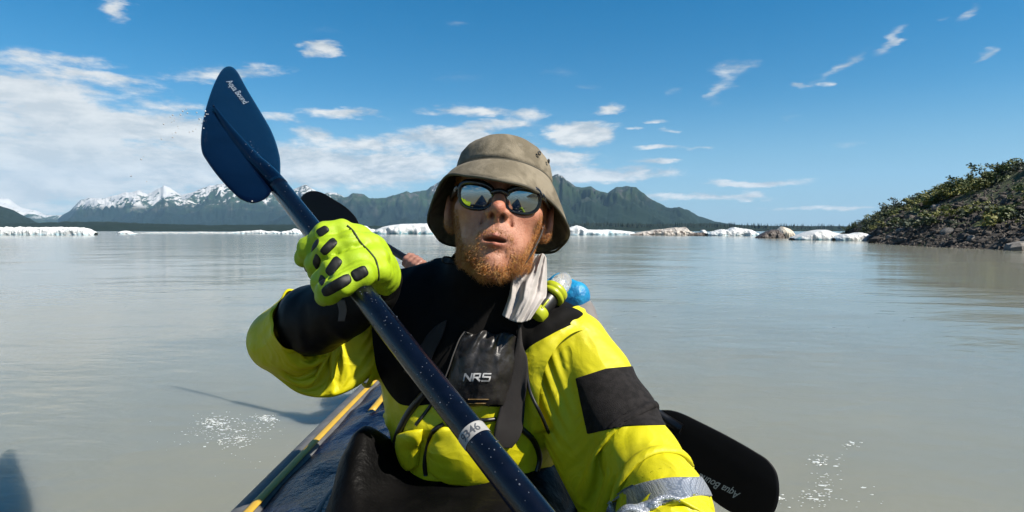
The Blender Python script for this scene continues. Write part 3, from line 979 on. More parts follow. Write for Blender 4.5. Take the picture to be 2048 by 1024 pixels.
def coons(top, right, bottom, left, nu, nv):
    """grid of pixels; top/bottom run left->right, left/right run top->bottom"""
    u, v = np.linspace(0, 1, nu), np.linspace(0, 1, nv)
    T, B = spline(top, nu), spline(bottom, nu)
    L, R = spline(left, nv), spline(right, nv)
    U, V = u[:, None, None], v[None, :, None]
    g = (1 - V) * T[:, None] + V * B[:, None] + (1 - U) * L[None] + U * R[None]
    g -= (1 - U) * (1 - V) * T[0] + U * (1 - V) * T[-1] + (1 - U) * V * B[0] + U * V * B[-1]
    return g

def slab(front, thick_dir, thick, nu, nv):
    """closed slab from a grid of front points (nu,nv,3): back face offset by thick along thick_dir"""
    a = front.reshape(-1, 3)
    td = np.broadcast_to(thick_dir, front.shape).reshape(-1, 3)
    b = a + td * np.broadcast_to(thick, (len(a), 1))
    f = grid_faces(nu, nv)
    N = nu * nv
    rim = []
    path = [(i, 0) for i in range(nu)] + [(nu - 1, j) for j in range(1, nv)] + [(i, nv - 1) for i in range(nu - 2, -1, -1)] + [(0, j) for j in range(nv - 2, 0, -1)]
    ids = [i * nv + j for i, j in path]
    for k in range(len(ids)):
        p, q = ids[k], ids[(k + 1) % len(ids)]
        rim.append((p, q, q + N, p + N))
    return np.concatenate([a, b]), np.concatenate([f[:, ::-1], f + N, np.array(rim)])

def fix_normals(o):
    import bmesh
    bm = bmesh.new(); bm.from_mesh(o.data)
    bmesh.ops.recalc_face_normals(bm, faces=bm.faces)
    bm.to_mesh(o.data); bm.free()
    return o

def text_geo(s, shear=0.0, bold=0.0, spacing=1.0):
    cu = bpy.data.curves.new('text', 'FONT')
    cu.body = s
    cu.shear = shear
    cu.offset = bold
    cu.space_character = spacing
    cu.resolution_u = 3
    ob = bpy.data.objects.new('text', cu)
    C.objects.link(ob)
    bpy.context.view_layer.update()
    me = bpy.data.meshes.new_from_object(ob.evaluated_get(bpy.context.evaluated_depsgraph_get()))
    v = np.zeros(len(me.vertices) * 3); me.vertices.foreach_get('co', v)
    v = v.reshape(-1, 3)[:, :2]
    f = [tuple(p.vertices) for p in me.polygons]
    bpy.data.objects.remove(ob); bpy.data.curves.remove(cu); bpy.data.meshes.remove(me)
    v = v - v.min(0)
    return v / v[:, 0].max(), f        # width 1

def hairs(root, nrm, direc, length, rad, curl, seed, segs=4):
    """tapered three sided strands as one mesh"""
    g = np.random.default_rng(seed)
    n = len(root)
    direc = direc / np.linalg.norm(direc, axis=1, keepdims=True)
    side = np.cross(direc, nrm + g.normal(0, .2, (n, 3))); side /= np.linalg.norm(side, axis=1, keepdims=True) + 1e-9
    side2 = np.cross(direc, side)
    ph = g.uniform(0, 6.28, n); cu = curl * g.uniform(.3, 1.2, n)
    rings = []
    for k in range(segs):
        t = k / (segs - 1)
        c = root + direc * (length * t)[:, None] - nrm * (length * .35 * t * t)[:, None] \
            + (side * np.cos(ph + t * 5)[:, None] + side2 * np.sin(ph + t * 5)[:, None]) * (cu * length * t)[:, None]
        r = rad * (1 - .8 * t)
        for a in (0, 2.094, 4.189):
            rings.append(c + (side * math.cos(a) + side2 * math.sin(a)) * (r if np.ndim(r) == 0 else r[:, None]))
    v = np.stack(rings, 1)                # n, segs*3, 3
    f = []
    for k in range(segs - 1):
        for a in range(3):
            b = (a + 1) % 3
            f.append((k * 3 + a, k * 3 + b, k * 3 + 3 + b, k * 3 + 3 + a))
    f = np.array(f)
    faces = (f[None] + (np.arange(n) * segs * 3)[:, None, None]).reshape(-1, 4)
    return v.reshape(-1, 3), faces
# ------------------------------------------------------------------ cloth sleeves: a small position based solver
def sleeve_grid(path, radii, nu, nv):
    path = np.asarray(path, float)
    n = len(path)
    fine = spline(path, 400)
    rr = np.interp(np.linspace(0, 1, 400), np.linspace(0, 1, n), radii)
    L = np.concatenate([[0], np.cumsum(np.linalg.norm(np.diff(fine, axis=0), axis=1))])
    u = np.linspace(0, L[-1], nu)
    c = np.stack([np.interp(u, L, fine[:, k]) for k in range(3)], 1)
    r = np.interp(u, L, rr)
    tan = np.gradient(c, axis=0); tan /= np.linalg.norm(tan, axis=1)[:, None]
    a = np.cross(tan[0], FW); a /= np.linalg.norm(a)
    th = np.linspace(0, 2 * np.pi, nv, endpoint=False)
    X = np.zeros((nu, nv, 3))
    for i in range(nu):
        a = a - tan[i] * (a @ tan[i]); a /= np.linalg.norm(a)
        b = np.cross(tan[i], a)
        X[i] = c[i] + r[i] * (np.cos(th)[:, None] * a + np.sin(th)[:, None] * b)
    return X, L[-1] / (nu - 1), r

def drape(X, du, r, body, slack, seed, steps=170, iters=5, grav=2.2, pins=(3, 3), bend=.10, noise=.004):
    nu, nv, _ = X.shape
    g = np.random.default_rng(seed)
    idx = np.arange(nu * nv).reshape(nu, nv)
    sl = np.interp(np.linspace(0, 1, nu), np.linspace(0, 1, len(slack)), slack)
    lu = du * sl
    dv = 2 * np.pi * r / nv
    cons = []
    def add(a, b, rest, k):
        cons.append((a.ravel(), b.ravel(), np.broadcast_to(rest, a.shape).ravel().copy(), k))
    for p in (0, 1):
        i = np.arange(p, nu - 1, 2)
        add(idx[i], idx[i + 1], lu[i][:, None], 1.0)
        j = np.arange(p, nv, 2)
        add(idx[:, j], idx[:, (j + 1) % nv], dv[:, None], 1.0)
        rest = np.sqrt(lu[i] ** 2 + dv[i] ** 2)[:, None]
        add(idx[i], np.roll(idx, -1, 1)[i + 1], rest, .45)
        add(idx[i], np.roll(idx, 1, 1)[i + 1], rest, .45)
    for p in range(4):
        i = np.arange(p, nu - 2, 4)
        if len(i): add(idx[i], idx[i + 2], (lu[i] + lu[i + 1])[:, None] * .985, bend)
        j = np.arange(p, nv, 4)
        add(idx[:, j], idx[:, (j + 2) % nv], (2 * dv * .985)[:, None], bend)
    for p in range(8):                     # stiffness over a longer reach: fewer, larger folds
        i = np.arange(p, nu - 4, 8)
        if len(i): add(idx[i], idx[i + 4], (lu[i] * 4)[:, None] * .93, bend * .35)
        j = np.arange(p, nv - 4, 8)
        if len(j): add(idx[:, j], idx[:, j + 4], (4 * dv * .94)[:, None], bend * .35)
    x = X.reshape(-1, 3).copy()
    low = vnoise(x * 26 + seed, seed)[:, None] * 1.0 + vnoise(x * 60 + seed, seed + 1)[:, None] * .5
    cen = X.mean(1, keepdims=True)
    nrm = (X - cen); nrm /= np.linalg.norm(nrm, axis=2, keepdims=True)
    x += nrm.reshape(-1, 3) * low * noise
    pin = np.zeros((nu, nv), bool); pin[:pins[0]] = True
    if pins[1]: pin[-pins[1]:] = True
    pin = pin.ravel()
    x0 = X.reshape(-1, 3)
    w = np.where(pin, 0.0, 1.0)
    vel = np.zeros_like(x)
    dt = 1 / 90.0
    G = np.array([0, 0, -grav])
    for s in range(steps):
        prev = x.copy()
        vel = vel * .93 + G * dt
        x = x + vel * dt * w[:, None]
        for _ in range(iters):
            for a, b, rest, k in cons:
                d = x[b] - x[a]
                l = np.sqrt(np.einsum('ij,ij->i', d, d)) + 1e-9
                wa, wb = w[a], w[b]
                f = (k * (l - rest) / l / np.maximum(wa + wb, 1e-6))[:, None] * d
                # colours of one family never share a vertex except on the odd seam of a ring
                x[a] += f * wa[:, None]
                x[b] -= f * wb[:, None]
        dist = body(x.astype(np.float32))
        m = (dist < .003) & ~pin
        if m.any():
            gr, dd = grad(body, x[m], .002)
            x[m] += gr * np.clip(.003 - dd, 0, .02)[:, None]
            prev[m] += (x[m] - prev[m]) * .5
        vel = (x - prev) / dt
        sp = np.linalg.norm(vel, axis=1, keepdims=True)
        vel *= np.minimum(1, 1.2 / np.maximum(sp, 1e-6))
    return x.reshape(nu, nv, 3)

def refine(X):
    """double the resolution with Catmull-Rom in both directions"""
    def up(A, closed):
        n = len(A)
        g = (lambda j: A[j % n]) if closed else (lambda j: A[np.clip(j, 0, n - 1)])
        i = np.arange(n if closed else n - 1)
        mid = (-g(i - 1) + 9 * g(i) + 9 * g(i + 1) - g(i + 2)) / 16
        out = np.zeros((len(i) * 2 + (0 if closed else 1),) + A.shape[1:])
        out[0::2] = A if closed else A
        out[1::2] = mid
        return out
    X = up(X, False)
    return np.swapaxes(up(np.swapaxes(X, 0, 1), True), 0, 1)
# ------------------------------------------------------------------ the kayaker in front
def shell_fabric(name, c1, c2, rough, spec, crumple):
    """thin waterproof cloth: small crumples over a fine weave, faint scuffs"""
    m = bpy.data.materials.new(name)
    m.use_nodes = True
    t = NT(m.node_tree)
    b = t.n['Principled BSDF']
    pos = t.node('ShaderNodeTexCoord').outputs['Object']
    scuff = t.step(t.noise(pos, 13, 6, .65, .5), .40, .70)
    t.base(b, t.mix(scuff, c1, c2))
    t.l.new(t.step(t.noise(pos, 18, 4, .6), .3, .7, rough - .1, rough + .12), b.inputs['Roughness'])
    b.inputs['Specular IOR Level'].default_value = spec
    def crease(sc, dist):
        n = t.noise(pos, sc, 2, .5, dist)
        return t.m('SUBTRACT', 1.0, t.m('MULTIPLY', t.m('ABSOLUTE', t.m('SUBTRACT', n, .5)), 5.0), clamp=True)
    h = t.m('ADD', t.m('MULTIPLY', crease(8, .9), crumple), t.m('ADD', t.m('MULTIPLY', crease(22, .7), crumple * .35), t.m('MULTIPLY', t.noise(pos, 900, 2, .5), .00035)))
    bp = t.node('ShaderNodeBump', {'Strength': 1.0, 'Distance': 1.0, 'Height': h})
    t.l.new(bp.outputs[0], b.inputs['Normal'])
    return m
YELLOW = shell_fabric('hivis_yellow', (1.0, .91, .008), (.84, .76, .010), .52, .35, .0026)
BLACKCLOTH = mat('black_fabric', (.0048, .0043, .0042), .80, (.0085, .0078, .0075), 14, .0005, 900, spec=.12)
GREYBLACK = mat('charcoal_webbing', (.034, .029, .028), .85, (.042, .038, .037), 25, .0006, 1500, spec=.3)
NEOPRENE = mat('black_neoprene', (.0045, .0045, .0048), .50, (.008, .008, .0085), 30, .0004, 600, spec=.2)
PIPING = mat('black_piping', (.008, .008, .008), .4)

CHEST = P(945, 730, 1.075); BELLY = P(955, 905, 1.085)
LARM_UP = PC((805, 622, 1.07, .066), (690, 690, 1.03, .056), (590, 698, .985, .050))
LARM_FO = PC((566, 688, .985, .050), (584, 672, .965, .056), (600, 655, .950, .052))
LELBOW = PC((566, 712, .985, .034), (604, 772, .985, .007))
RARM = PC((1112, 684, 1.035, .060), (1165, 765, 1.005, .070), (1208, 850, .95, .071), (1256, 940, .88, .066), (1300, 1015, .80, .060), (1330, 1110, .67, .052))
RIDGES = [
    ([(728, 650), (724, 720), (742, 780), (780, 842)], .013, .010), ([(800, 870), (840, 850), (880, 850)], .016, .008), ([(1066, 760), (1080, 830), (1092, 890)], .014, .010),
    ([(1060, 690), (1110, 648), (1140, 622)], .010, .007), ([(1085, 655), (1130, 632), (1165, 628)], .009, .006),
]
GROOVES = []

def jacket_core(p):
    t = ell(p, CHEST, (.158, .120, .175))
    t = smin(t, ell(p, BELLY, (.142, .112, .17)), .06)
    t = smin(t, chain(p, PC((805, 622, 1.08, .060), (900, 600, 1.10, .066), (985, 612, 1.10, .07), (1112, 684, 1.05, .060)), .03), .05)
    t = smin(t, chain(p, PC((985, 640, 1.09, .078), (988, 590, 1.05, .070), (988, 552, 1.022, .070)), .03), .035)
    return t

def jacket_limbs(p):
    a = chain(p, LARM_UP, .03)
    a = smin(a, smin(chain(p, LARM_FO, .03), chain(p, LELBOW, .02), .012), .016)
    b = chain(p, RARM, .04)
    return a, b

def jacket_base(p):
    a, b = jacket_limbs(p)
    return smin(smin(jacket_core(p), a, .035), b, .04)

_R = []
for pts, r, o in RIDGES:
    pts = spline(pts, 9)
    h = trace(jacket_base, pts[:, 0], pts[:, 1])
    g, _ = grad(jacket_base, h)
    ends = np.sin(np.linspace(.25, math.pi - .25, 9)) ** .6
    _R.append([(q - n * (r * .62 - o * .85 * e), r * .62 * (.45 + .55 * e)) for q, n, e in zip(h, g, ends)])
_G = []
for pts, r in GROOVES:
    pts = spline(pts, 7)
    h = trace(jacket_base, pts[:, 0], pts[:, 1])
    g, _ = grad(jacket_base, h)
    ends = np.sin(np.linspace(.3, math.pi - .3, 7)) ** .7
    _G.append([(q + n * r * .55, r * e) for q, n, e in zip(h, g, ends)])

def jacket(p):
    d = jacket_base(p)
    for c in _R: d = add_local(d, p, c, .012)
    for c in _G: d = add_local(d, p, c, .014, sub=True)
    q = p.astype(np.float64)
    w = fbm(q * np.array([13, 13, 6]) + .5 * fbm(q * 6, 2, 5)[:, None], 2, 28, .5, ridged=True)
    d = d - .0055 * w - .0008 * vnoise(q * 60, 4)
    # open at the neck
    nk = P(990, 520, 1.02)
    ax = (P(990, 520, 1.02) - P(985, 640, 1.09)); ax /= np.linalg.norm(ax)
    return d.astype(np.float32)

def build_jacket(man):
    lo = P(470, 1120, 1.3).min() if False else np.array([-.48, .55, .26])
    v, q = mesh_sdf(jacket, (-.50, .50, .20), (.36, 1.28, .82), .0042)
    tr = to_tris(q)
    v = np.asarray(v)
    x, y, d = proj(v)
    pf = v.astype(np.float32)
    la, ra = jacket_limbs(pf)
    core = jacket_core(pf)
    # black yoke: everything above this line on trunk and shoulders
    yoke = smooth_poly([(690, 430), (722, 560), (741, 640), (746, 690), (756, 745), (786, 796), (818, 812), (900, 806), (1010, 812), (1036, 770), (1048, 706), (1104, 668), (1182, 628), (1260, 560), (1200, 430), (950, 400)], 160)
    s = poly_sd(x, y, yoke)
    s = np.minimum(s, (la + .004 - 0 * core) * 3000 + 40) if False else s
    # cut the mesh open where the neck comes out
    nk = P(985, 548, .955); ax = UP * .14 - FW * .06; ax /= np.linalg.norm(ax)
    body = clip(v, tr, np.maximum(-((v - nk) @ ax), np.hypot((v - nk) @ RT, (v - P(985, 540, 1.03)) @ FW) - .115))
    v, tr = body
    x, y, d = proj(v)
    s = poly_sd(x, y, yoke)
    la, ra = jacket_limbs(v.astype(np.float32))
    co = jacket_core(v.astype(np.float32))
    limb = np.minimum(co - la, co - ra) * 0 + np.maximum(co - la, co - ra)
    ya = clip(v, tr, np.minimum(-s, (.020 - limb) * 1000))
    jk = obj('jacket', *ya, YELLOW, man)
    jk['label'] = 'bright yellow lower front of the jacket'
    sh = np.maximum(poly_sd(x, y, [(690, 430), (1300, 430), (1300, 900), (690, 900)]), 0)
    obj('yoke', *clip(v, tr, s), BLACKCLOTH, jk)['label'] = 'black chest and shoulder panel'
    build_sleeves(jk)
    return v, tr

def build_sleeves(jk):
    # the arm held out towards the camera side
    pts = PC((1098, 652, 1.045, .052), (1128, 700, 1.03, .072), (1168, 765, 1.005, .080), (1212, 850, .95, .082), (1260, 940, .88, .078), (1304, 1015, .80, .070), (1332, 1110, .67, .058))
    inner = [(p + RT * .019 + UP * .010, r * .62) for p, r in pts]
    inner[0] = (pts[0][0], .045)
    X, du, r = sleeve_grid([p for p, _ in pts], [q for _, q in pts], 132, 96)
    X = drape(X, du, r, lambda p: chain(p, inner, .03), [1.10, 1.28, 1.34, 1.40, 1.50, 1.45, 1.32, 1.15], 3, grav=2.2, bend=.22, noise=.014)
    X = refine(X)
    v = X.reshape(-1, 3)
    tr = to_tris(grid_faces(X.shape[0], X.shape[1], wrap_v=True)[:, ::-1])
    x, y, d = proj(v)
    nr = vnormals(v, tr)
    if np.einsum('ij,ij->i', nr, v - np.repeat(X.mean(1), X.shape[1], 0)).mean() < 0: tr = tr[:, ::-1]; nr = -nr
    face = np.einsum('ij,ij->i', nr, CAM - v)
    sl = obj('sleeve', v, tr, YELLOW, jk)
    sl['label'] = 'yellow sleeve with a black patch and a silver band'
    patch = np.minimum(poly_sd(x, y, [(1152, 757), (1212, 738), (1285, 731), (1345, 850), (1250, 852), (1176, 868)]), face * 150 + 45)
    pv, pt = nearest_piece(*clip(v, tr, patch))
    obj('patch', *shell(pv, pt, .0018), mat('patch_fabric', (.012, .0105, .0105), .85, (.030, .026, .026), 90, .0014, 800, spec=.2), sl)['label'] = 'black wear patch'
    band = poly_sd(x, y, spline(np.array([(1212, 1024), (1252, 980), (1318, 960), (1376, 956), (1430, 958), (1430, 990), (1392, 992), (1325, 1010), (1276, 1040), (1236, 1090)], float), 80, closed=True))
    pv, pt = clip(v, tr, band)
    obj('reflective_band', *shell(pv, pt, .0016), reflective(), sl)['label'] = 'silver reflective band near the wrist'
    # the raised arm, folded at the elbow
    pts = PC((770, 630, 1.07, .052), (720, 660, 1.05, .058), (660, 684, 1.02, .056), (600, 694, .99, .056), (564, 684, .968, .056), (570, 666, .953, .054), (600, 648, .938, .0475))
    inner = PC((770, 634, 1.07, .045), (690, 676, 1.03, .036), (596, 690, .985, .034), (562, 680, .968, .043), (594, 652, .948, .045))
    X, du, r = sleeve_grid([p for p, _ in pts], [q for _, q in pts], 110, 88)
    X = drape(X, du, r, lambda p: chain(p, inner, .02), [1.06, 1.14, 1.18, 1.22, 1.20, 1.08, 1.0], 9, grav=1.3, bend=.20, noise=.016)
    X = refine(X)
    v = X.reshape(-1, 3)
    tr = to_tris(grid_faces(X.shape[0], X.shape[1], wrap_v=True)[:, ::-1])
    nr = vnormals(v, tr)
    if np.einsum('ij,ij->i', nr, v - np.repeat(X.mean(1), X.shape[1], 0)).mean() < 0: tr = tr[:, ::-1]
    obj('sleeve', v, tr, YELLOW, jk)['label'] = 'yellow sleeve of the raised arm'

def reflective():
    m = bpy.data.materials.new('reflective_tape')
    m.use_nodes = True
    t = NT(m.node_tree)
    b = t.n['Principled BSDF']
    pos = t.node('ShaderNodeTexCoord').outputs['Object']
    vo = t.node('ShaderNodeTexVoronoi', {'Vector': pos, 'Scale': 260.0, 'Randomness': .25}, feature='DISTANCE_TO_EDGE')
    e = t.step(vo.outputs['Distance'], .02, .16)
    t.l.new(t.mix(e, (.20, .22, .26), (.40, .42, .46)), b.inputs['Base Color'])
    b.inputs['Metallic'].default_value = .55
    b.inputs['Roughness'].default_value = .38
    bp = t.node('ShaderNodeBump', {'Strength': .5, 'Distance': .0006, 'Height': e})
    t.l.new(bp.outputs[0], b.inputs['Normal'])
    return m

def ribbon(name, material, parent, bvh_fn, top, right, bottom, left, nu, nv, lift=.004, thick=.003, bulge=None, d0=.35):
    """a strip or pouch lying on a surface: pixel outline projected onto bvh_fn, lifted off it"""
    g = coons(top, right, bottom, left, nu, nv)
    h = trace(bvh_fn, g[..., 0].ravel(), g[..., 1].ravel(), d0)
    n, _ = grad(bvh_fn, h, .004)
    view = CAM - h; view /= np.linalg.norm(view, axis=1)[:, None]
    n = n * .6 + view * .4; n /= np.linalg.norm(n, axis=1)[:, None]
    U, V = np.meshgrid(np.linspace(0, 1, nu), np.linspace(0, 1, nv), indexing='ij')
    up = lift + (bulge(U, V).ravel() if bulge else 0)
    fr = (h + n * np.reshape(up, (-1, 1))).reshape(nu, nv, 3)
    bk = -n.reshape(nu, nv, 3)
    v, f = slab(fr, bk, np.reshape(up, (-1, 1)) * 0 + thick + (np.reshape(up, (-1, 1)) - lift), nu, nv)
    return fix_normals(obj(name, v, f, material, parent)), (v, f)

def surf_tube(fn, pts, r, n=30, lift=0.0, d0=.35, sides=8):
    pts = spline(pts, n)
    h = trace(fn, pts[:, 0], pts[:, 1], d0)
    g, _ = grad(fn, h, .004)
    return tube(h + g * lift, r, sides)

# ---- head
PIT, ROL = math.radians(15), math.radians(6)
_r = RT * math.cos(ROL) - UP * math.sin(ROL)
_u0 = UP * math.cos(ROL) + RT * math.sin(ROL)
HY = _u0 * math.cos(PIT) + FW * math.sin(PIT)
HZ = -FW * math.cos(PIT) + _u0 * math.sin(PIT)
HX = _r
HO = P(1000, 418, .99)
HM = np.stack([HX, HY, HZ], 1)            # local -> world: HM @ l
def HL(l): return HO + np.asarray(l, float) @ HM.T
def head_local(p): return ((p - HO.astype(np.float32)) @ HM.astype(np.float32)).astype(np.float32)

def head_sdf_l(q):
    q = q.copy()
    f = np.clip((-.018 - q[:, 1]) / .05, 0, 1); f = f * f * (3 - 2 * f)
    f = f * np.clip((q[:, 2] + .075) / .05, 0, 1)
    q[:, 0] *= 1 + .15 * f
    d = ell(q, (0, .03, -.012), (.074, .092, .096))
    d = smin(d, ell(q, (0, -.032, .018), (.0635, .078, .071)), .03)
    d = smin(d, ell(q, (0, -.084, .028), (.0455, .038, .056)), .03)
    d = smin(d, ell(q, (0, -.113, .066), (.0215, .017, .019)), .022)
    for s in (-1, 1):
        d = smin(d, ell(q, (s * .044, -.028, .058), (.022, .020, .021)), .022)
        d = smin(d, ell(q, (s * .036, -.075, .050), (.020, .032, .025)), .02)
        d = smin(d, ell(q, (s * .057, -.062, .005), (.010, .042, .026)), .025)
    d = smin(d, cap(q, (-.036, .016, .074), (.036, .016, .074), .012, .012), .02)
    for s in (-1, 1):
        d = smax(d, -ell(q, (s * .032, -.004, .094), (.020, .014, .016)), .014)
        d = smin(d, ell(q, (s * .031, -.004, .070), (.0135, .0135, .0135)), .005)
    # muzzle
    d = smin(d, ell(q, (0, -.070, .066), (.031, .030, .026)), .018)
    # nose
    d = smin(d, cap(q, (0, .004, .082), (0, -.030, .1015), .0070, .0090), .012)
    d = smin(d, ell(q, (0, -.0360, .1055), (.0100, .0095, .0100)), .008)
    for s in (-1, 1):
        d = smin(d, ell(q, (s * .0125, -.0405, .0945), (.0070, .0072, .0098)), .006)
    d = smin(d, cap(q, (0, -.041, .1035), (0, -.051, .0925), .0045, .0050), .006)
    for s in (-1, 1):
        d = smax(d, -ell(q, (s * .0074, -.0462, .0990), (.0040, .0044, .0060)), .003)
    # philtrum, mouth, lips
    d = smax(d, -cap(q, (0, -.056, .0975), (0, -.068, .0985), .0022, .0028), .004)
    for s in (-1, 1):
        d = smin(d, cap(q, (0, -.0735, .0920), (s * .0235, -.0785, .0800), .0034, .0020), .005)
        d = smin(d, cap(q, (0, -.0855, .0908), (s * .0195, -.0818, .0810), .0050, .0028), .005)
    d = smax(d, -ell(q, (0, -.0797, .0950), (.0205, .0036, .020)), .003)
    d = smax(d, -cap(q, (-.018, -.0955, .0905), (.018, -.0955, .0905), .004, .004), .008)
    # folds beside the nose
    for s in (-1, 1):
        d = smax(d, -cap(q, (s * .0195, -.043, .0865), (s * .0315, -.074, .0715), .0022, .0012), .007)
    # ears
    for s in (-1, 1):
        c = np.array([s * .079, -.014, -.006], np.float32)
        e = ell(q, c + (s * .004, 0, 0), (.0085, .031, .019))
        e = smin(e, ell(q, c + np.array([0, -.022, .004], np.float32), (.008, .011, .010)), .008)
        e = smax(e, -ell(q, c + np.array([s * .011, .003, .002], np.float32), (.0060, .020, .0115)), .004)
        d = smin(d, e, .008)
    # neck
    d = smin(d, cap(q, (0, -.070, -.032), (0, -.190, -.118), .046, .048), .02)
    return d

def head_sdf(p):
    return head_sdf_l(head_local(p))

def skin_material():
    m = bpy.data.materials.new('skin')
    m.use_nodes = True
    t = NT(m.node_tree)
    b = t.n['Principled BSDF']
    pos = t.node('ShaderNodeTexCoord').outputs['Object']
    A = lambda k: t.node('ShaderNodeAttribute', attribute_name=k).outputs['Fac']
    n = t.noise(pos, 90, 4, .6)
    c = t.mix(t.step(n, .35, .68), (.78, .365, .23), (.64, .265, .155))
    c = t.mix(t.m('MULTIPLY', A('red'), .75), c, (.78, .25, .15))
    c = t.mix(t.m('MULTIPLY', A('beard'), t.step(t.noise(pos, 240, 3, .6), .25, .7, .35, .9)), c, (.42, .19, .075))
    c = t.mix(t.m('MULTIPLY', t.step(t.noise(pos, 330, 3, .6), .62, .72), .30), c, (.36, .15, .08))
    c = t.mix(t.m('MULTIPLY', A('lip'), .75), c, (.56, .16, .11))
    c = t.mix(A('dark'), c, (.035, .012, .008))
    t.base(b, c)
    b.inputs['Roughness'].default_value = .48
    b.inputs['Specular IOR Level'].default_value = .42
    b.inputs['Subsurface Weight'].default_value = .12
    b.inputs['Subsurface Radius'].default_value = (.012, .004, .002)
    b.inputs['Subsurface Scale'].default_value = .6
    bp = t.node('ShaderNodeBump', {'Strength': 1.0, 'Distance': .0011, 'Height': t.noise(pos, 380, 5, .65)})
    t.l.new(bp.outputs[0], b.inputs['Normal'])
    return m

def gauss(q, c, r):
    return np.exp(-(((q - np.array(c)) / np.array(r)) ** 2).sum(1))

def beard_mask(q):
    """0..1 how bearded the skin is at head-local points"""
    x, y, z = np.abs(q[:, 0]) * 1.12, q[:, 1], q[:, 2]
    # lower edge of the bare cheek: from the ear down to the mouth corner
    edge = np.interp(x, [0, .010, .022, .031, .044, .056, .070], [-.0590, -.0580, -.062, -.084, -.080, -.062, -.020])
    m = np.clip((edge - y) / .016, 0, 1) ** 1.3
    mous = np.clip(1 - np.abs(y + .0665 + .25 * x) / .0085, 0, 1) * (x < .030) * (z > .05)
    m = np.maximum(m * np.clip((x - .020) / .012, .25, 1), mous * 1.0)
    low = np.clip((-.104 - y) / .012, 0, 1) * (z > .0)
    m = np.maximum(m, low)
    lips = gauss(q, (0, -.0795, .092), (.025, .0105, .03)) > .40
    chin = gauss(q, (.004, -.104, .084), (.020, .0125, .03))
    m = m * np.clip(1 - 1.1 * chin, .10, 1)
    return np.where(lips, 0, m) * (z > -.035) * np.clip((y + .131) / .012, 0, 1) * np.where(y < -.10, np.clip((z - .01) / .03, 0, 1), 1)

def build_head(man):
    lo = HO - .15; lo[2] -= .12; hi = HO + .16
    v, q = mesh_sdf(head_sdf, lo, hi, .0019)
    # keep the neck inside the collar: drop what is below it
    l = head_local(v.astype(np.float32)).astype(float)
    a = np.abs(l[:, 0])
    red = .85 * gauss(l, (0, -.034, .108), (.016, .014, .02)) + .55 * gauss(np.stack([a, l[:, 1], l[:, 2]], 1), (.040, -.032, .075), (.022, .018, .03)) + .8 * gauss(np.stack([a, l[:, 1], l[:, 2]], 1), (.082, -.014, -.004), (.012, .035, .025))
    lip = np.maximum(gauss(l, (0, -.0738, .095), (.0185, .0048, .02)), gauss(l, (0, -.0860, .094), (.0175, .0058, .02))) * 1.1
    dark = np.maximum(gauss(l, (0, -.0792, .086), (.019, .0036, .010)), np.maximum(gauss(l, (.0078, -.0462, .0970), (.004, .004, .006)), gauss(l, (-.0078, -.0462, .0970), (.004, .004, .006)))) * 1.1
    bd = beard_mask(l)
    o = obj('body', v, q, skin_material(), man, attrs={'red': np.clip(red, 0, 1), 'lip': np.clip(lip, 0, 1), 'dark': np.clip(dark, 0, 1), 'beard': bd * .8})
    # beard strands
    g = np.random.default_rng(11)
    n = vnormals(v, to_tris(q))
    def strands(w, count, seed):
        w = np.clip(w, 0, None); i = g.choice(len(v), count, p=w / w.sum())
        return i
    i = strands(bd ** 1.2 * (l[:, 2] > -.02), 8200, 1)
    ll = l[i]
    down = -HY * .9
    out = n[i]
    lat = np.sign(ll[:, 0])[:, None] * HX
    d = out * .55 + down * np.where(ll[:, 1] < -.095, 1.0, .95)[:, None] + lat * .25 + g.normal(0, .33, (len(i), 3)) + np.where((ll[:, 1] < -.095), .35, 0)[:, None] * HZ
    ln = np.interp(ll[:, 1], [-.14, -.122, -.108, -.095, -.075, -.06, -.02], [.014, .017, .014, .009, .0075, .007, .005]) * g.uniform(.5, 1.25, len(i))
    ginger = [mat('ginger_hair', (.86, .33, .065), .42), mat('blond_hair', (1.0, .56, .18), .42), mat('auburn_hair', (.46, .15, .034), .45)]
    pick = g.choice(3, len(i), p=(.55, .22, .23))
    br = None
    parts = []
    me = None
    vs_, fs, mi, off = [], [], [], 0
    for k in range(3):
        s = pick == k
        hv, hf = hairs(v[i][s] - n[i][s] * .001 + g.normal(0, .0006, (s.sum(), 3)), n[i][s], d[s], ln[s], .00034, .40, 5 + k, 4)
        vs_.append(hv); fs.append(hf + off); off += len(hv); mi += [k] * len(hf)
    me = new_mesh('beard', np.concatenate(vs_), np.concatenate(fs))
    for m_ in ginger: me.materials.append(m_)
    me.polygons.foreach_set('material_index', np.array(mi, np.int32))
    br = link('beard', me, None, man)
    br['label'] = 'ginger beard and moustache'
    # hair: sideburns and the short hair under the hat
    a = np.abs(l[:, 0])
    hw = ((l[:, 1] > -.035) & (l[:, 2] < .035) & (l[:, 2] > -.12) & (a > .045) & (l[:, 1] < .06)) * 1.0
    hw *= np.where((a > .079) & (np.abs(l[:, 2] + .006) < .02), 0, 1)
    i = strands(hw, 3500, 2)
    d = n[i] * .5 - HY * .8 - HZ * .35 + g.normal(0, .25, (len(i), 3))
    hv, hf = hairs(v[i], n[i], d, g.uniform(.008, .02, len(i)), .00045, .2, 9, 4)
    obj('hair', hv, hf, ginger[2], man)

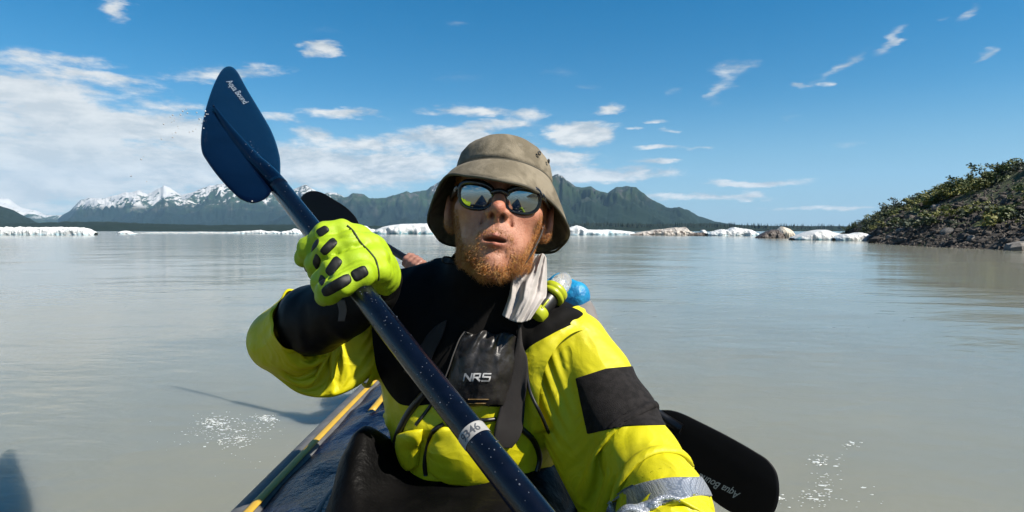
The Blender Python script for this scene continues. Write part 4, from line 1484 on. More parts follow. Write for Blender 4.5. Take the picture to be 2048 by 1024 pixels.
# ---- hat
HATM = None
def hat_material():
    m = bpy.data.materials.new('olive_canvas')
    m.use_nodes = True
    t = NT(m.node_tree)
    b = t.n['Principled BSDF']
    pos = t.node('ShaderNodeTexCoord').outputs['Object']
    blot = t.noise(pos, 22, 5, .62, .8)
    c = t.mix(t.step(blot, .38, .64), (.235, .200, .140), (.385, .330, .240))
    st = t.step(t.noise(pos, 11, 5, .65, .5), .58, .72)
    c = t.mix(t.m('MULTIPLY', st, .65), c, (.115, .100, .064))
    c = t.mix(t.m('MULTIPLY', t.step(t.noise(pos, 60, 3, .6), .62, .74), .35), c, (.42, .38, .30))
    t.base(b, c)
    b.inputs['Roughness'].default_value = .85
    b.inputs['Specular IOR Level'].default_value = .2
    h = t.m('ADD', t.m('MULTIPLY', t.noise(pos, 45, 4, .6), 1.0), t.m('MULTIPLY', t.noise(pos, 900, 2, .5), .25))
    bp = t.node('ShaderNodeBump', {'Strength': 1.0, 'Distance': .0022, 'Height': h})
    t.l.new(bp.outputs[0], b.inputs['Normal'])
    return m

BRIM = [(1003, 362, .862), (938, 352, .878), (889, 356, .930), (857, 432, 1.0), (868, 466, 1.05), (900, 490, 1.09), (1000, 498, 1.13), (1092, 506, 1.11), (1124, 492, 1.06), (1138, 462, 1.0), (1112, 414, .94), (1062, 377, .885)]
def build_hat(man):
    global HATM
    HATM = hat_material()
    N = 144
    edge = spline(np.array([P(*b) for b in BRIM]), N, closed=True)
    th = np.linspace(0, 2 * np.pi, N, endpoint=False)
    def ring(y, sx, sz, cz=-.008):
        return HL(np.stack([-np.sin(th) * sx, np.full(N, y), np.cos(th) * sz + cz], 1))
    seam = ring(.046, .081, .099)
    rings = []
    lead = []
    for t in np.linspace(1, 0, 13):
        r = seam + (edge - seam) * t
        bow = np.sin(t * math.pi) * .006
        r = r + HY * bow * (1 + .4 * np.cos(th * 2))[:, None]
        q = np.stack([np.cos(th) * 1.6, np.sin(th) * 1.6, np.full(N, t * 1.5)], 1)
        r = r + HY * (t * (.0035 * fbm(q, 3, 71) + .0015 * np.sin(th * 5 + 1)))[:, None]
        rings.append(r)
    prof = [(.050, .080, .098), (.060, .0795, .097), (.074, .0775, .0945), (.088, .0745, .091), (.099, .070, .086), (.108, .063, .078), (.115, .053, .066), (.1195, .040, .050), (.122, .024, .030), (.1228, .009, .011)]
    prof = [(.046 + (y - .046) * .83, a, b) for y, a, b in prof]
    crown = []
    for y, sx, sz in prof:
        r = ring(y, sx, sz)
        q = np.stack([np.cos(th) * 2.0, np.sin(th) * 2.0, np.full(N, y * 30)], 1)
        crown.append(r + (HX[None] * np.sin(th)[:, None] * -1 + HZ[None] * np.cos(th)[:, None]) * (.0035 * fbm(q, 3, 77))[:, None] + HY * (.003 * fbm(q * .8, 2, 78))[:, None])
    # crown
    v = np.concatenate(crown + [HL([[0, .046 + .0768 * .83, -.008]])])
    f = [tuple(k) for k in grid_faces(len(crown), N, wrap_v=True)] + [((len(crown) - 1) * N + k, (len(crown) - 1) * N + (k + 1) % N, len(crown) * N) for k in range(N)]
    hat = obj('hat', v, f, HATM, man)
    hat['label'] = 'faded olive bucket hat'
    so = hat.modifiers.new('solid', 'SOLIDIFY'); so.thickness = .0022; so.offset = -1
    br = obj('brim', np.concatenate(rings), grid_faces(len(rings), N, wrap_v=True), HATM, hat)
    so = br.modifiers.new('solid', 'SOLIDIFY'); so.thickness = .0028; so.offset = 0
    fix_normals(br); fix_normals(hat)
    # stitched seam and brim edge
    obj('seam', *tube(np.concatenate([seam, seam[:1]]) + HY * .001, .0019, 6, caps=False), mat('seam_thread', (.075, .068, .048), .9), hat)
    obj('brim_edge', *tube(np.concatenate([edge, edge[:1]]), .0022, 6, caps=False), mat('edge_binding', (.135, .12, .085), .9), hat)
    # ventilation eyelets on the side of the crown
    for a, y in ((-42, .076), (-62, .076)):
        aa = math.radians(a)
        c = HL([-math.sin(aa) * .0785, y, math.cos(aa) * .0955 - .008])
        nrm = HX * -math.sin(aa) + HZ * math.cos(aa) * .8; nrm /= np.linalg.norm(nrm)
        s1 = np.cross(nrm, HY); s1 /= np.linalg.norm(s1); s2 = np.cross(s1, nrm)
        tt = np.linspace(0, 2 * np.pi, 17)
        path = c + nrm * .0005 + .0028 * (np.cos(tt)[:, None] * s1 + np.sin(tt)[:, None] * s2)
        obj('eyelet', *tube(path, .0012, 6, caps=False), mat('dark_eyelet', (.03, .028, .024), .5), hat)

# ---- sunglasses
def build_glasses(man):
    pit = math.radians(-8)
    GY = _u0 * math.cos(pit) + FW * math.sin(pit)
    GZ = -FW * math.cos(pit) + _u0 * math.sin(pit)
    root = HL([0, -.0165, .0985])
    black = mat('glossy_black_plastic', (.006, .006, .007), .22, spec=.6)
    lens_m = mat('mirror_lens', (.33, .345, .33), .03, metal=1.0)
    parts = []
    N = 64
    th = np.linspace(0, 2 * np.pi, N, endpoint=False)
    gl = thing_child('sunglasses', man)
    for s in (-1, 1):
        yaw = math.radians(7) * s
        X = HX * math.cos(yaw) - GZ * math.sin(yaw)
        Z = GZ * math.cos(yaw) + HX * math.sin(yaw)
        c = root + HX * s * .0345 - GZ * .004
        ex = .0248 * np.sign(np.cos(th)) * np.abs(np.cos(th)) ** .80
        ey = np.where(np.sin(th) > 0, .0165, .0200) * np.sign(np.sin(th)) * np.abs(np.sin(th)) ** .82
        ey = ey + .0022 * s * np.cos(th) * (np.sin(th) > 0)
        def put(x, y, dz):
            z = -(x * x + y * y) / (2 * .060) + dz
            return c + np.outer(x, X) + np.outer(y, GY) + np.outer(z, Z)
        rings = [put(ex * k, ey * k, .001) for k in np.linspace(1.02, .06, 14)]
        v = np.concatenate(rings + [put(np.zeros(1), np.zeros(1), .001)])
        f = [tuple(k) for k in grid_faces(14, N, wrap_v=True)] + [(13 * N + k, 13 * N + (k + 1) % N, 14 * N) for k in range(N)]
        ln = fix_normals(obj('lens', v, f, lens_m, gl))
        # rim: heavier along the brow
        path = put(ex * 1.045, ey * 1.05, .0005)
        r = .0029 + .0022 * np.clip(np.sin(th), 0, 1) ** .5
        rv, rf = tube(np.concatenate([path, path[:1]]), np.append(r, r[0]), 10, caps=False)
        parts.append((rv, rf))
        # temple arm
        hinge = put(np.array([s * .0275]), np.array([.008]), -.002)[0]
        ear = HL([s * .0800, .004, -.004])
        end = HL([s * .0780, -.012, -.026])
        path = spline([hinge, hinge + HX * s * .006 - HZ * .012, ear + (hinge - ear) * .4 + HX * s * .004, ear, end], 18)
        parts.append(tube(path, np.linspace(.0048, .0026, 18), 8))
    bridge = spline([root + HX * -.0115 + GY * .006 - GZ * .003, root + GY * .0095 + GZ * .001, root + HX * .0115 + GY * .006 - GZ * .003], 10)
    parts.append(tube(bridge, .0040, 8))
    v, f = join(parts)
    obj('frame', v, f, black, gl)
    gl['label'] = 'black sunglasses with mirrored lenses'

def thing_child(name, parent):
    o = bpy.data.objects.new(name, None)
    o.empty_display_size = .02
    C.objects.link(o)
    o.parent = parent
    return o

# ---- gloves
GLOVE = shell_fabric('lime_glove', (.56, .80, .020), (.47, .70, .015), .55, .3, .0011)
PAD = mat('rubber_pad', (.009, .010, .010), .55, spec=.30)
FINGERS = [
    PC((716, 474, .842, .0150), (684, 463, .828, .0146), (652, 469, .822, .0142), (619, 497, .832, .0136), (608, 518, .856, .0120)),
    PC((738, 490, .828, .0152), (698, 486, .806, .0148), (656, 499, .798, .0142), (634, 527, .815, .0130), (634, 545, .845, .0115)),
    PC((752, 516, .812, .0150), (712, 521, .786, .0148), (668, 537, .776, .0142), (646, 562, .792, .0128), (644, 577, .820, .0112)),
    PC((757, 540, .800, .0140), (720, 549, .764, .0146), (684, 567, .752, .0142), (656, 585, .762, .0130), (648, 592, .785, .0112)),
]
WRIST = P(768, 566, .895)
def glove_sdf(p):
    d = None
    for fg in FINGERS:
        e = chain(p, fg, .010)
        d = e if d is None else smin(d, e, .0055)
    for fg, w in zip(FINGERS, ((760, 530, .89), (766, 540, .89), (770, 552, .89), (768, 566, .89))):
        d = smin(d, cap(p, fg[0][0], P(*w), .0148, .020), .010)
    d = smin(d, chain(p, PC((745, 505, .845, .020), (762, 548, .875, .024)), .01), .012)
    q = p.astype(np.float64)
    d = d - .0009 * vnoise(q * 90, 3) - .0022 * fbm(q * 36, 3, 13, .55, ridged=True)
    for c in GL_LINES: d = add_local(d, p, c, .003, sub=True)
    return d.astype(np.float32)

GL_LINES = []
_gl = []
for pts in ([(640, 482), (672, 476), (700, 474), (728, 470)], [(648, 518), (684, 504), (716, 494), (742, 496)], [(656, 556), (692, 536), (728, 524), (750, 526)]):
    pts = spline(pts, 12)
    h = trace(glove_sdf, pts[:, 0], pts[:, 1])
    g, _ = grad(glove_sdf, h)
    _gl.append([(q_ + n_ * .0005, r_) for q_, n_, r_ in zip(h, g, np.linspace(.0034, .0010, 12))])
GL_LINES = _gl

def nearest_piece(v, f):
    """of several separate pieces, the one nearest the camera"""
    if not len(f): return v, f
    lab = pieces(v, f)
    ids, cnt = np.unique(lab[f[:, 0]], return_counts=True)
    dep = (v - CAM) @ FW
    ok = [i for i, c in zip(ids, cnt) if c >= .2 * cnt.max()]
    b = min(ok, key=lambda i: dep[lab == i].mean())
    keep = f[lab[f[:, 0]] == b]
    u, inv = np.unique(keep, return_inverse=True)
    return v[u], inv.reshape(-1, 3)

def build_glove(man):
    lo = np.array([-.40, .70, .66]); hi = np.array([-.14, .97, .90])
    v, q = mesh_sdf(glove_sdf, lo, hi, .0024)
    gl = obj('glove', v, q, GLOVE, man)
    gl['label'] = 'lime green padded glove gripping the raised shaft'
    tr = to_tris(q)
    n = vnormals(v, tr)
    x, y, d = proj(v)
    front = np.einsum('ij,ij->i', n, CAM - v)
    def pad(pts, h=.0009):
        pts = np.asarray(pts, float)
        c = pts.mean(0)
        pts = c + (pts - c) * 1.14
        # rounded corners
        rp = []
        for k in range(len(pts)):
            a, b, e = pts[k - 1], pts[k], pts[(k + 1) % len(pts)]
            for w in np.linspace(0, 1, 5):
                p0 = b + (a - b) * .32; p2 = b + (e - b) * .32
                rp.append((1 - w) ** 2 * p0 + 2 * w * (1 - w) * b + w * w * p2)
        s = np.minimum(poly_sd(x, y, rp), front * 400)
        pv, pt = nearest_piece(*clip(v, tr, s))
        if len(pt) < 4: return
        # domed pad: full height inside, falling to the edge
        px_, py_, _ = proj(pv)
        e = np.clip(poly_sd(px_, py_, rp) / 4.0, 0, 1)
        nn = vnormals(pv, pt)
        pv = pv + nn * (h * np.sqrt(e) - .0002)[:, None]
        obj('pad', *shell(pv, pt, .0003, .002), PAD, gl)
    pad([(632, 461), (650, 451), (659, 461), (641, 474)])
    pad([(607, 500), (628, 473), (637, 481), (635, 490), (615, 511)])
    pad([(640, 500), (664, 475), (675, 487), (651, 511)])
    pad([(650, 541), (670, 512), (685, 525), (662, 552)])
    pad([(644, 576), (694, 547), (702, 566), (652, 594)])
    pad([(701, 544), (728, 531), (737, 549), (712, 563)], .0022)
    pad([(625, 525), (632, 507), (642, 520), (634, 540)])
    pad([(637, 562), (642, 549), (652, 558), (644, 572)])
    obj('seam', *surf_tube(glove_sdf, [(694, 451), (706, 462), (721, 485), (740, 505), (752, 522), (757, 545), (757, 560)], .0014, 30, .0002), mat('glove_seam', (.03, .045, .008), .7), gl)
    # the dark palm and thumb behind the shaft
    th = PC((752, 540, .90, .019), (690, 540, .905, .017), (645, 538, .885, .015), (626, 532, .868, .013))
    def tsdf(p): return chain(p, th, .012)
    tv, tq = mesh_sdf(tsdf, np.array([-.42, .80, .66]), np.array([-.15, 1.0, .84]), .004)
    obj('thumb', tv, tq, NEOPRENE, gl)
    # wrist strap
    def wsdf(p): return cap(p, P(766, 560, .89), P(752, 588, .90), .0285, .030)
    wv, wq = mesh_sdf(wsdf, np.array([-.30, .80, .64]), np.array([-.12, 1.0, .80]), .004)
    obj('wrist_strap', wv, wq, NEOPRENE, gl)

CUFF = PC((612, 648, .952, .046), (628, 640, .936, .0495), (680, 618, .915, .043), (735, 592, .905, .034), (760, 575, .90, .029))
def cuff_sdf(p):
    d = chain(p, CUFF, .02)
    q = p.astype(np.float64)
    return (d - .0022 * fbm(q * 34, 2, 31, ridged=True)).astype(np.float32)

def build_cuff(man):
    v, q = mesh_sdf(cuff_sdf, np.array([-.46, .80, .58]), np.array([-.14, 1.04, .80]), .0036)
    c = obj('cuff', v, q, NEOPRENE, man)
    c['label'] = 'black neoprene forearm cuff'
    # velcro tab
    ribbon('cuff_tab', mat('grey_tab', (.14, .13, .125), .7), c, cuff_sdf, [(672, 601), (690, 599)], [(690, 599), (694, 620), (689, 642)], [(676, 642), (689, 642)], [(672, 601), (678, 620), (676, 642)], 6, 10, .002, .003)

def build_low_glove(man):
    # the other hand, below the picture, closed round the shaft
    ax = SH_DIR
    c = P(956, 881.6, .59) + ax * .215
    s1 = np.cross(ax, FW); s1 /= np.linalg.norm(s1); s2 = np.cross(s1, ax)
    def fsdf(p):
        d = None
        for k in range(4):
            o = c + ax * (k - 1.5) * .024
            pts = []
            for a in np.linspace(-.4, 4.3, 7):
                pts.append((o + (s1 * math.cos(a) + s2 * math.sin(a)) * .027, .0115 - .0006 * abs(k - 1)))
            e = chain(p, pts, .006)
            d = e if d is None else smin(d, e, .004)
        d = smin(d, chain(p, [(c + s1 * .030 - s2 * .004, .022), (P(1335, 1110, .66), .034)], .01), .012)
        d = smin(d, chain(p, [(c + s1 * .03 + ax * .05, .014), (c + ax * .055 - s2 * .026, .012), (c - s1 * .024 + ax * .045 - s2 * .012, .011)], .006), .008)
        return d
    v, q = mesh_sdf(fsdf, c - .16, c + .2, .004)
    g = obj('glove', v, q, GLOVE, man)
    g['label'] = 'lime green glove on the lower end of the shaft'

def build_chest(man):
    yk = jacket
    st = GREYBLACK
    ribbon('strap', st, man, jacket, [(1034, 646), (1038, 648), (1041, 652)], [(1041, 652), (1047, 690), (1057, 722), (1056, 780), (1042, 860), (1022, 893)], [(984, 884), (1003, 892), (1022, 893)], [(1034, 646), (1030, 690), (1018, 740), (1002, 800), (988, 850), (984, 884)], 12, 50, .009, .003, lambda U, V: .003 * np.sin(U * 3.14) + .002 * np.sin(V * 9))
    ribbon('strap', st, man, jacket, [(872, 655), (884, 648), (895, 642)], [(895, 642), (888, 670), (868, 712), (850, 760)], [(812, 742), (830, 752), (850, 760)], [(872, 655), (856, 672), (842, 694), (812, 742)], 12, 30, .009, .003, lambda U, V: .003 * np.sin(U * 3.14))
    # gathered pouch
    def bul(U, V):
        pleat = .0045 * np.sin(U * 23 + 3 * np.sin(V * 3)) * np.clip(1 - V * 1.7, 0, 1)
        wr = .0035 * fbm(np.stack([U * 5, V * 4, 0 * U], -1), 3, 91, .6, ridged=True)
        return .020 * np.clip(np.sin(U * 3.14), 0, 1) ** .55 * np.clip(np.sin(.15 + V * 2.85), 0, 1) ** .6 + pleat + wr
    pm = mat('wet_pouch_nylon', (.013, .0115, .0115), .42, (.034, .030, .029), 26, .0014, 70, spec=.45, contrast=(.40, .62))
    po, (pv, pf) = ribbon('chest_pouch', pm, man, jacket, [(930, 662), (950, 668), (968, 660), (990, 668), (1010, 662), (1034, 676)], [(1034, 676), (1030, 715), (1022, 760), (1008, 808)], [(890, 804), (930, 810), (970, 808), (1008, 808)], [(930, 662), (912, 700), (898, 750), (890, 804)], 46, 44, .006, .008, bul)
    po['label'] = 'dark nylon chest pouch with pale lettering'
    bv = BVHTree.FromPolygons([Vector(k) for k in pv], [tuple(int(i) for i in k) for k in pf])
    white = mat('pale_print', (.62, .62, .63), .5)
    tv, tf = nrs_logo()
    # lettering printed on the pouch
    obj('lettering', *decal(tv, tf, (926, 762), (1, .0), 56, 16, bv, .0016), white, po)
    cordm = mat('thin_cord', (.10, .09, .085), .7)
    obj('drawstring', *surf_tube(jacket, [(932, 664), (912, 705), (893, 760)], .0011, 20, .018), cordm, po)
    hem = mat('amber_thread', (.22, .13, .035), .6)
    for yy, a, b in ((799, 936, 978), (807, 930, 972)):
        vs_ = []
        for xx in np.linspace(a, b, 12):
            ray = P(xx, yy, 1) - CAM
            h = bv.ray_cast(Vector(CAM), Vector(ray).normalized())
            q = np.array(h[0]) if h[0] else trace(jacket, xx, yy)[0]
            vs_.append(q - ray / np.linalg.norm(ray) * .001)
        obj('stitching', *tube(np.array(vs_), .0009, 5), hem, po)
    # piping of the pockets and seams of the lower front
    pip = [
        ([(888, 848), (866, 862), (856, 890), (850, 925), (852, 950)], .0038), ([(1042, 856), (1066, 880), (1078, 915), (1070, 950)], .0050),
        ([(795, 876), (806, 850), (826, 815), (850, 785)], .0065), ([(832, 850), (855, 820), (868, 800)], .0030),
        ([(940, 836), (965, 840), (990, 838)], .0035), ([(1070, 955), (1095, 948), (1112, 944)], .0040),
        ([(1052, 722), (1060, 780), (1085, 835), (1100, 870)], .0028), ([(788, 880), (796, 920), (812, 950)], .0028),
    ]
    for pts, r in pip:
        obj('piping', *surf_tube(jacket, pts, r, 26, r * .2), PIPING, man)
    # pocket flaps standing out from the lower front
    def pb(U, V): return .016 * np.sin(np.clip(U, 0, 1) * 3.14) ** .5 * np.sin(.2 + V * 2.7) ** .6
    ribbon('pocket', YELLOW, man, jacket, [(866, 868), (890, 852), (930, 862), (956, 880)], [(956, 880), (985, 915), (990, 950), (975, 970)], [(858, 940), (890, 962), (930, 968), (975, 970)], [(866, 868), (857, 890), (854, 915), (858, 940)], 26, 22, .004, .006, pb)
    ribbon('pocket', YELLOW, man, jacket, [(797, 868), (820, 860), (846, 858)], [(846, 858), (842, 890), (838, 930)], [(808, 930), (822, 938), (838, 930)], [(797, 868), (798, 895), (808, 930)], 18, 22, .004, .006, pb)

def nrs_logo():
    """three wide slanted capitals N R S built from bars"""
    W = .17
    fs, vs_ = [], []
    def quad(a, b, c, d):
        o = len(vs_)
        vs_.extend([a, b, c, d]); fs.append((o, o + 1, o + 2, o + 3))
    def bar(p, q, w):
        p, q = np.array(p, float), np.array(q, float)
        t = (q - p) / np.linalg.norm(q - p); n = np.array([-t[1], t[0]]) * w / 2
        quad(tuple(p - n), tuple(q - n), tuple(q + n), tuple(p + n))
    w = .17
    # N
    bar((.09, 0), (.09, 1), w); bar((.10, .93), (.80, .07), .20); bar((.82, 0), (.82, 1), w)
    # R joined to N
    o = 1.06
    bar((o, 0), (o, 1), w); bar((o - .08, .92), (o + .62, .92), .17); bar((o - .08, .46), (o + .62, .46), .16)
    bar((o + .66, .40), (o + .66, .98), w); bar((o + .30, .46), (o + .80, .02), .20)
    # S
    o = 2.06
    bar((o, .92), (o + .80, .92), .17); bar((o, .50), (o + .80, .50), .16); bar((o - .08, .08), (o + .76, .08), .17)
    bar((o + .02, .44), (o + .02, .98), w); bar((o + .76, .02), (o + .76, .56), w)
    # fine cells, so that the print follows the cloth
    nv_, nf_ = [], []
    for q in fs:
        a, b, c, d = (np.array(vs_[k], float) for k in q)
        o = len(nv_)
        for i in range(9):
            for j in range(3):
                u, w_ = i / 8, j / 2
                nv_.append((1 - w_) * ((1 - u) * a + u * b) + w_ * ((1 - u) * d + u * c))
        nf_ += [(o + i * 3 + j, o + i * 3 + 3 + j, o + i * 3 + 4 + j, o + i * 3 + 1 + j) for i in range(8) for j in range(2)]
    vs_, fs = nv_, nf_
    v = np.array(vs_)
    v[:, 0] += .22 * v[:, 1]
    v[:, 0] /= v[:, 0].max()
    v[:, 1] -= 0
    return v, fs

def decal(tv, tf, start, direc, width, height, bv, lift):
    """flat print: letters laid along direc (pixels) from start, cast onto a mesh"""
    dx, dy = np.array(direc, float) / np.linalg.norm(direc)
    hy = tv[:, 1].max()
    px = start[0] + tv[:, 0] * width * dx + tv[:, 1] / hy * height * dy
    py = start[1] + tv[:, 0] * width * dy - tv[:, 1] / hy * height * dx
    out = []
    last = None
    for a, b in zip(px, py):
        ray = Vector(P(a, b, 1) - CAM).normalized()
        h = bv.ray_cast(Vector(CAM), ray)
        if h[0] is None:
            out.append(last if last is not None else P(a, b, .9)); continue
        nn = h[1] if h[1].dot(ray) < 0 else -h[1]
        last = np.array(h[0] + nn * lift)
        out.append(last)
    return np.array(out), tf

# ---- neck cloth
def build_neckcloth(man):
    nu, nv = 60, 46
    g = coons([(1058, 520), (1072, 512), (1086, 507), (1093, 516)], [(1093, 516), (1094, 548), (1093, 590), (1086, 602), (1060, 640)], [(1004, 630), (1022, 641), (1042, 645), (1060, 640)], [(1058, 520), (1036, 546), (1022, 552), (1018, 590), (1004, 630)], nu, nv)
    U, V = np.meshgrid(np.linspace(0, 1, nu), np.linspace(0, 1, nv), indexing='ij')
    dep = .985 - .045 * V - .02 * np.sin(U * 3.1) + .03 * (U - .2) * (1 - V)
    pleat = (np.sin(U * 19 + 2.2 * np.sin(V * 2.2) + 1.0 * np.sin(U * 7)) * (1.0 - .45 * V) * .0095 + .004 * np.sin(U * 37 + V * 4) * (1 - .7 * V))
    fold = .006 * fbm(np.stack([U * 5, V * 5, 0 * U], -1), 3, 44, .55)
    fr = np.array([P(a, b, c) for (a, b), c in zip(g.reshape(-1, 2), (dep + pleat + fold).ravel())]).reshape(nu, nv, 3)
    v, f = slab(fr, FW, .004, nu, nv)
    o = fix_normals(obj('neck_cloth', v, f, mat('pale_grey_cloth', (.72, .66, .63), .85, (.60, .56, .53), 18, .0006, 700, sheen=.1), man))
    o['label'] = 'pale grey cloth bunched at the neck'

def build_man():
    man = thing('person', 'kayaker in a yellow and black jacket, bucket hat and mirrored sunglasses raising a paddle', 'person', P(950, 1010, 1.0))
    build_head(man)
    build_jacket(man)
    build_hat(man)
    build_glasses(man)
    build_cuff(man)
    build_glove(man)
    build_low_glove(man)
    build_chest(man)
    build_neckcloth(man)
    # chin cord and the little loop of cord at the collar
    cm = mat('dark_cord', (.030, .016, .010), .7)
    cord = [HL([.0735, -.020, .022]), HL([.0690, -.045, .034]), HL([.0625, -.066, .042]), HL([.055, -.085, .046]), HL([.045, -.103, .046])]
    obj('chin_cord', *tube(spline(cord, 24), .0017, 8), cm, man)
    loop = [P(*q) for q in ((905, 527, 1.0), (893, 527, .995), (885, 522, .99), (887, 515, .99), (896, 514, .99), (906, 518, .995), (909, 526, 1.0))]
    obj('cord_loop', *tube(spline(loop, 30), .0014, 8), PIPING, man)
    return man

# ---- paddle in his hands
SH_A = P(553, 368, .98); SH_D = P(956, 881.6, .59)
SH_DIR = (SH_D - SH_A) / np.linalg.norm(SH_D - SH_A)
NAVY = mat('navy_shaft', (.0018, .0026, .0085), .22, (.0030, .0044, .0135), 60, .00015, 900, spec=.42, coat=.08)
def blade_material(name, c1, c2, rough):
    return mat(name, c1, rough, c2, 14, .0003, 30, spec=.09)

def ray_plane(px, py, o, n):
    ray = RT * ((px - 1024) / F)[:, None] + UP * ((512 - py) / F)[:, None] + FW
    t = ((o - CAM) @ n) / (ray @ n)
    return CAM + ray * t[:, None]

def blade(name, parent, outline, o, axis, W, material, spoon=.010, dihed=.10, thick=.0035, n=120, nr=22):
    nrm = np.cross(axis, W); nrm /= np.linalg.norm(nrm)
    if nrm @ (CAM - o) < 0: nrm = -nrm
    ol = spline(np.array(outline, float), n, closed=True)
    B = ray_plane(ol[:, 0], ol[:, 1], o, nrm)
    s, u = (B - o) @ axis, (B - o) @ W
    c = np.array([s.mean(), u.mean() * .8])
    def off(s_, u_):
        L = s.max() - s.min()
        return -dihed * np.sqrt(u_ * u_ + .00008) + spoon * np.sin(np.clip((s_ - s.min()) / L, 0, 1) * math.pi) * -1
    rings_f, rings_b = [], []
    for k in np.linspace(1, .03, nr):
        ss, uu = c[0] + (s - c[0]) * k, c[1] + (u - c[1]) * k
        q = o + np.outer(ss, axis) + np.outer(uu, W) + np.outer(off(ss, uu), nrm)
        t = thick * (1 - k ** 8 * .75)
        rings_f.append(q + nrm * t); rings_b.append(q - nrm * t)
    v = np.concatenate(rings_f + rings_b + [(rings_f[-1].mean(0))[None], (rings_b[-1].mean(0))[None]])
    f = [tuple(q) for q in grid_faces(nr, n, wrap_v=True)] + [tuple(q[::-1]) for q in grid_faces(nr, n, wrap_v=True, off=nr * n)]
    f += [(k, (k + 1) % n, nr * n + (k + 1) % n, nr * n + k) for k in range(n)]
    e = (nr - 1) * n
    f += [(e + k, e + (k + 1) % n, 2 * nr * n) for k in range(n)] + [(nr * n + e + (k + 1) % n, nr * n + e + k, 2 * nr * n + 1) for k in range(n)]
    ob = fix_normals(obj(name, v, f, material, parent))
    return ob, BVHTree.FromPolygons([Vector(k) for k in v], [tuple(int(i) for i in k) for k in f])

def build_paddle():
    pad = thing('paddle', 'dark blue kayak paddle crossing the picture, its top blade raised against the sky', 'paddle', SH_D)
    a = -SH_DIR                              # from the hands up to the raised blade
    W = np.array([.72, 0, 0]) * RT + UP * -.07 + FW * .69
    W = W - a * (W @ a); W /= np.linalg.norm(W)
    L0 = SH_D + SH_DIR * .95
    t = np.linspace(0, 1, 60)[:, None]
    path = L0 + (SH_A - L0) * t
    obj('shaft', *tube(path, .0147, 28), NAVY, pad)
    bm = blade_material('navy_blade', (.0010, .0042, .018), (.0013, .006, .024), .17)
    out = [(556, 352), (548, 368), (541, 384), (528, 394), (508, 398), (486, 389), (466, 370), (440, 338), (418, 305), (408, 285), (406, 255), (412, 215), (425, 172), (438, 142), (450, 126), (464, 122), (478, 131), (497, 160), (522, 197), (545, 235), (557, 266), (564, 300), (564, 328), (562, 345)]
    bl, bv = blade('blade', pad, out, SH_A, a, W, bm, spoon=.012, dihed=.10)
    # the spine: the shaft running out onto the blade as a tapering ridge
    n = np.cross(a, W); n = n if n @ (CAM - SH_A) > 0 else -n
    L = .40
    tt = np.linspace(0, 1, 40)
    path = SH_A + a * (tt * L - .012)[:, None] + n * (.0005 - .0115 * np.sin(np.clip((tt * L + .02) / .48, 0, 1) * math.pi) * np.clip(tt / .3, 0, 1))[:, None]
    obj('spine', *tube(path, np.minimum(.0150, .0149 * (1 - tt ** 1.8) + .0020), 20), bm, bl)
    tv, tf = text_geo('Aqua Bound', .35, .012, .95)
    obj('lettering', *decal(tv, tf, (449, 166), (.61, .79), 60, 15, bv, .0009), mat('pale_blue_print', (.36, .44, .54), .6, (.10, .13, .18), 160), bl)
    # numbered tape round the shaft
    w0, ax = P(951, 876, .594), SH_DIR
    u0 = SH_A + SH_DIR * ((w0 - SH_A) @ SH_DIR)
    s1 = CAM - u0; s1 = s1 - ax * (s1 @ ax); s1 /= np.linalg.norm(s1); s2 = np.cross(ax, s1)
    th = np.linspace(-1.9, 1.62, 30)
    r = .0151
    band = np.stack([u0 + ax * z + r * (np.cos(th)[:, None] * s1 + np.sin(th)[:, None] * s2) for z in (-.0068, -.0034, 0, .0034, .0068)])
    tp = obj('tape', band.reshape(-1, 3), grid_faces(5, 30), mat('white_tape', (.58, .57, .55), .6, (.46, .45, .43), 90), pad)
    tv, tf = text_geo('9346', 0, .01, 1.0)
    tv = tv * np.array([1, 1])
    hy = tv[:, 1].max()
    sgn = 1.0 if (s2 @ RT) > 0 else -1.0
    ang = sgn * (tv[:, 0] - .5) * 1.45 + sgn * -.05
    zz = -(tv[:, 1] / hy - .5) * .0092
    rr = r + .0003
    q = u0 + np.outer(zz, ax) + rr * (np.cos(ang)[:, None] * s1 + np.sin(ang)[:, None] * s2)
    obj('number', q, tf, mat('grey_ink', (.10, .11, .13), .6), tp, smooth=False)
    # water drops on the shaft
    g = np.random.default_rng(17)
    parts = []
    ico_v = np.array([[0, 0, 1], [.894, 0, .447], [.276, .851, .447], [-.724, .526, .447], [-.724, -.526, .447], [.276, -.851, .447], [.724, .526, -.447], [-.276, .851, -.447], [-.894, 0, -.447], [-.276, -.851, -.447], [.724, -.526, -.447], [0, 0, -1]])
    ico_f = [(0, 1, 2), (0, 2, 3), (0, 3, 4), (0, 4, 5), (0, 5, 1), (1, 6, 2), (2, 7, 3), (3, 8, 4), (4, 9, 5), (5, 10, 1), (6, 7, 2), (7, 8, 3), (8, 9, 4), (9, 10, 5), (10, 6, 1), (11, 7, 6), (11, 8, 7), (11, 9, 8), (11, 10, 9), (11, 6, 10)]
    for k in range(150):
        z = g.uniform(-.38, .20) if k % 3 else g.uniform(.0, .75) * -1
        th_ = g.normal(.45, .6)
        c = u0 + ax * z + .0147 * (math.cos(th_) * s1 + math.sin(th_) * s2 * sgn)
        parts.append((c + ico_v * (g.uniform(.0003, .0008) * g.choice([1, 1, 1.7])), ico_f))
    v, f = join(parts)
    dm = bpy.data.materials.new('water_drop'); dm.use_nodes = True
    b = dm.node_tree.nodes['Principled BSDF']
    b.inputs['Base Color'].default_value = (.07, .08, .10, 1); b.inputs['Roughness'].default_value = .1; b.inputs['IOR'].default_value = 1.33; b.inputs['Specular IOR Level'].default_value = 1.0
    o = obj('droplets', v, f, dm, pad); o['kind'] = 'stuff'
    return ico_v, ico_f
ICO = None

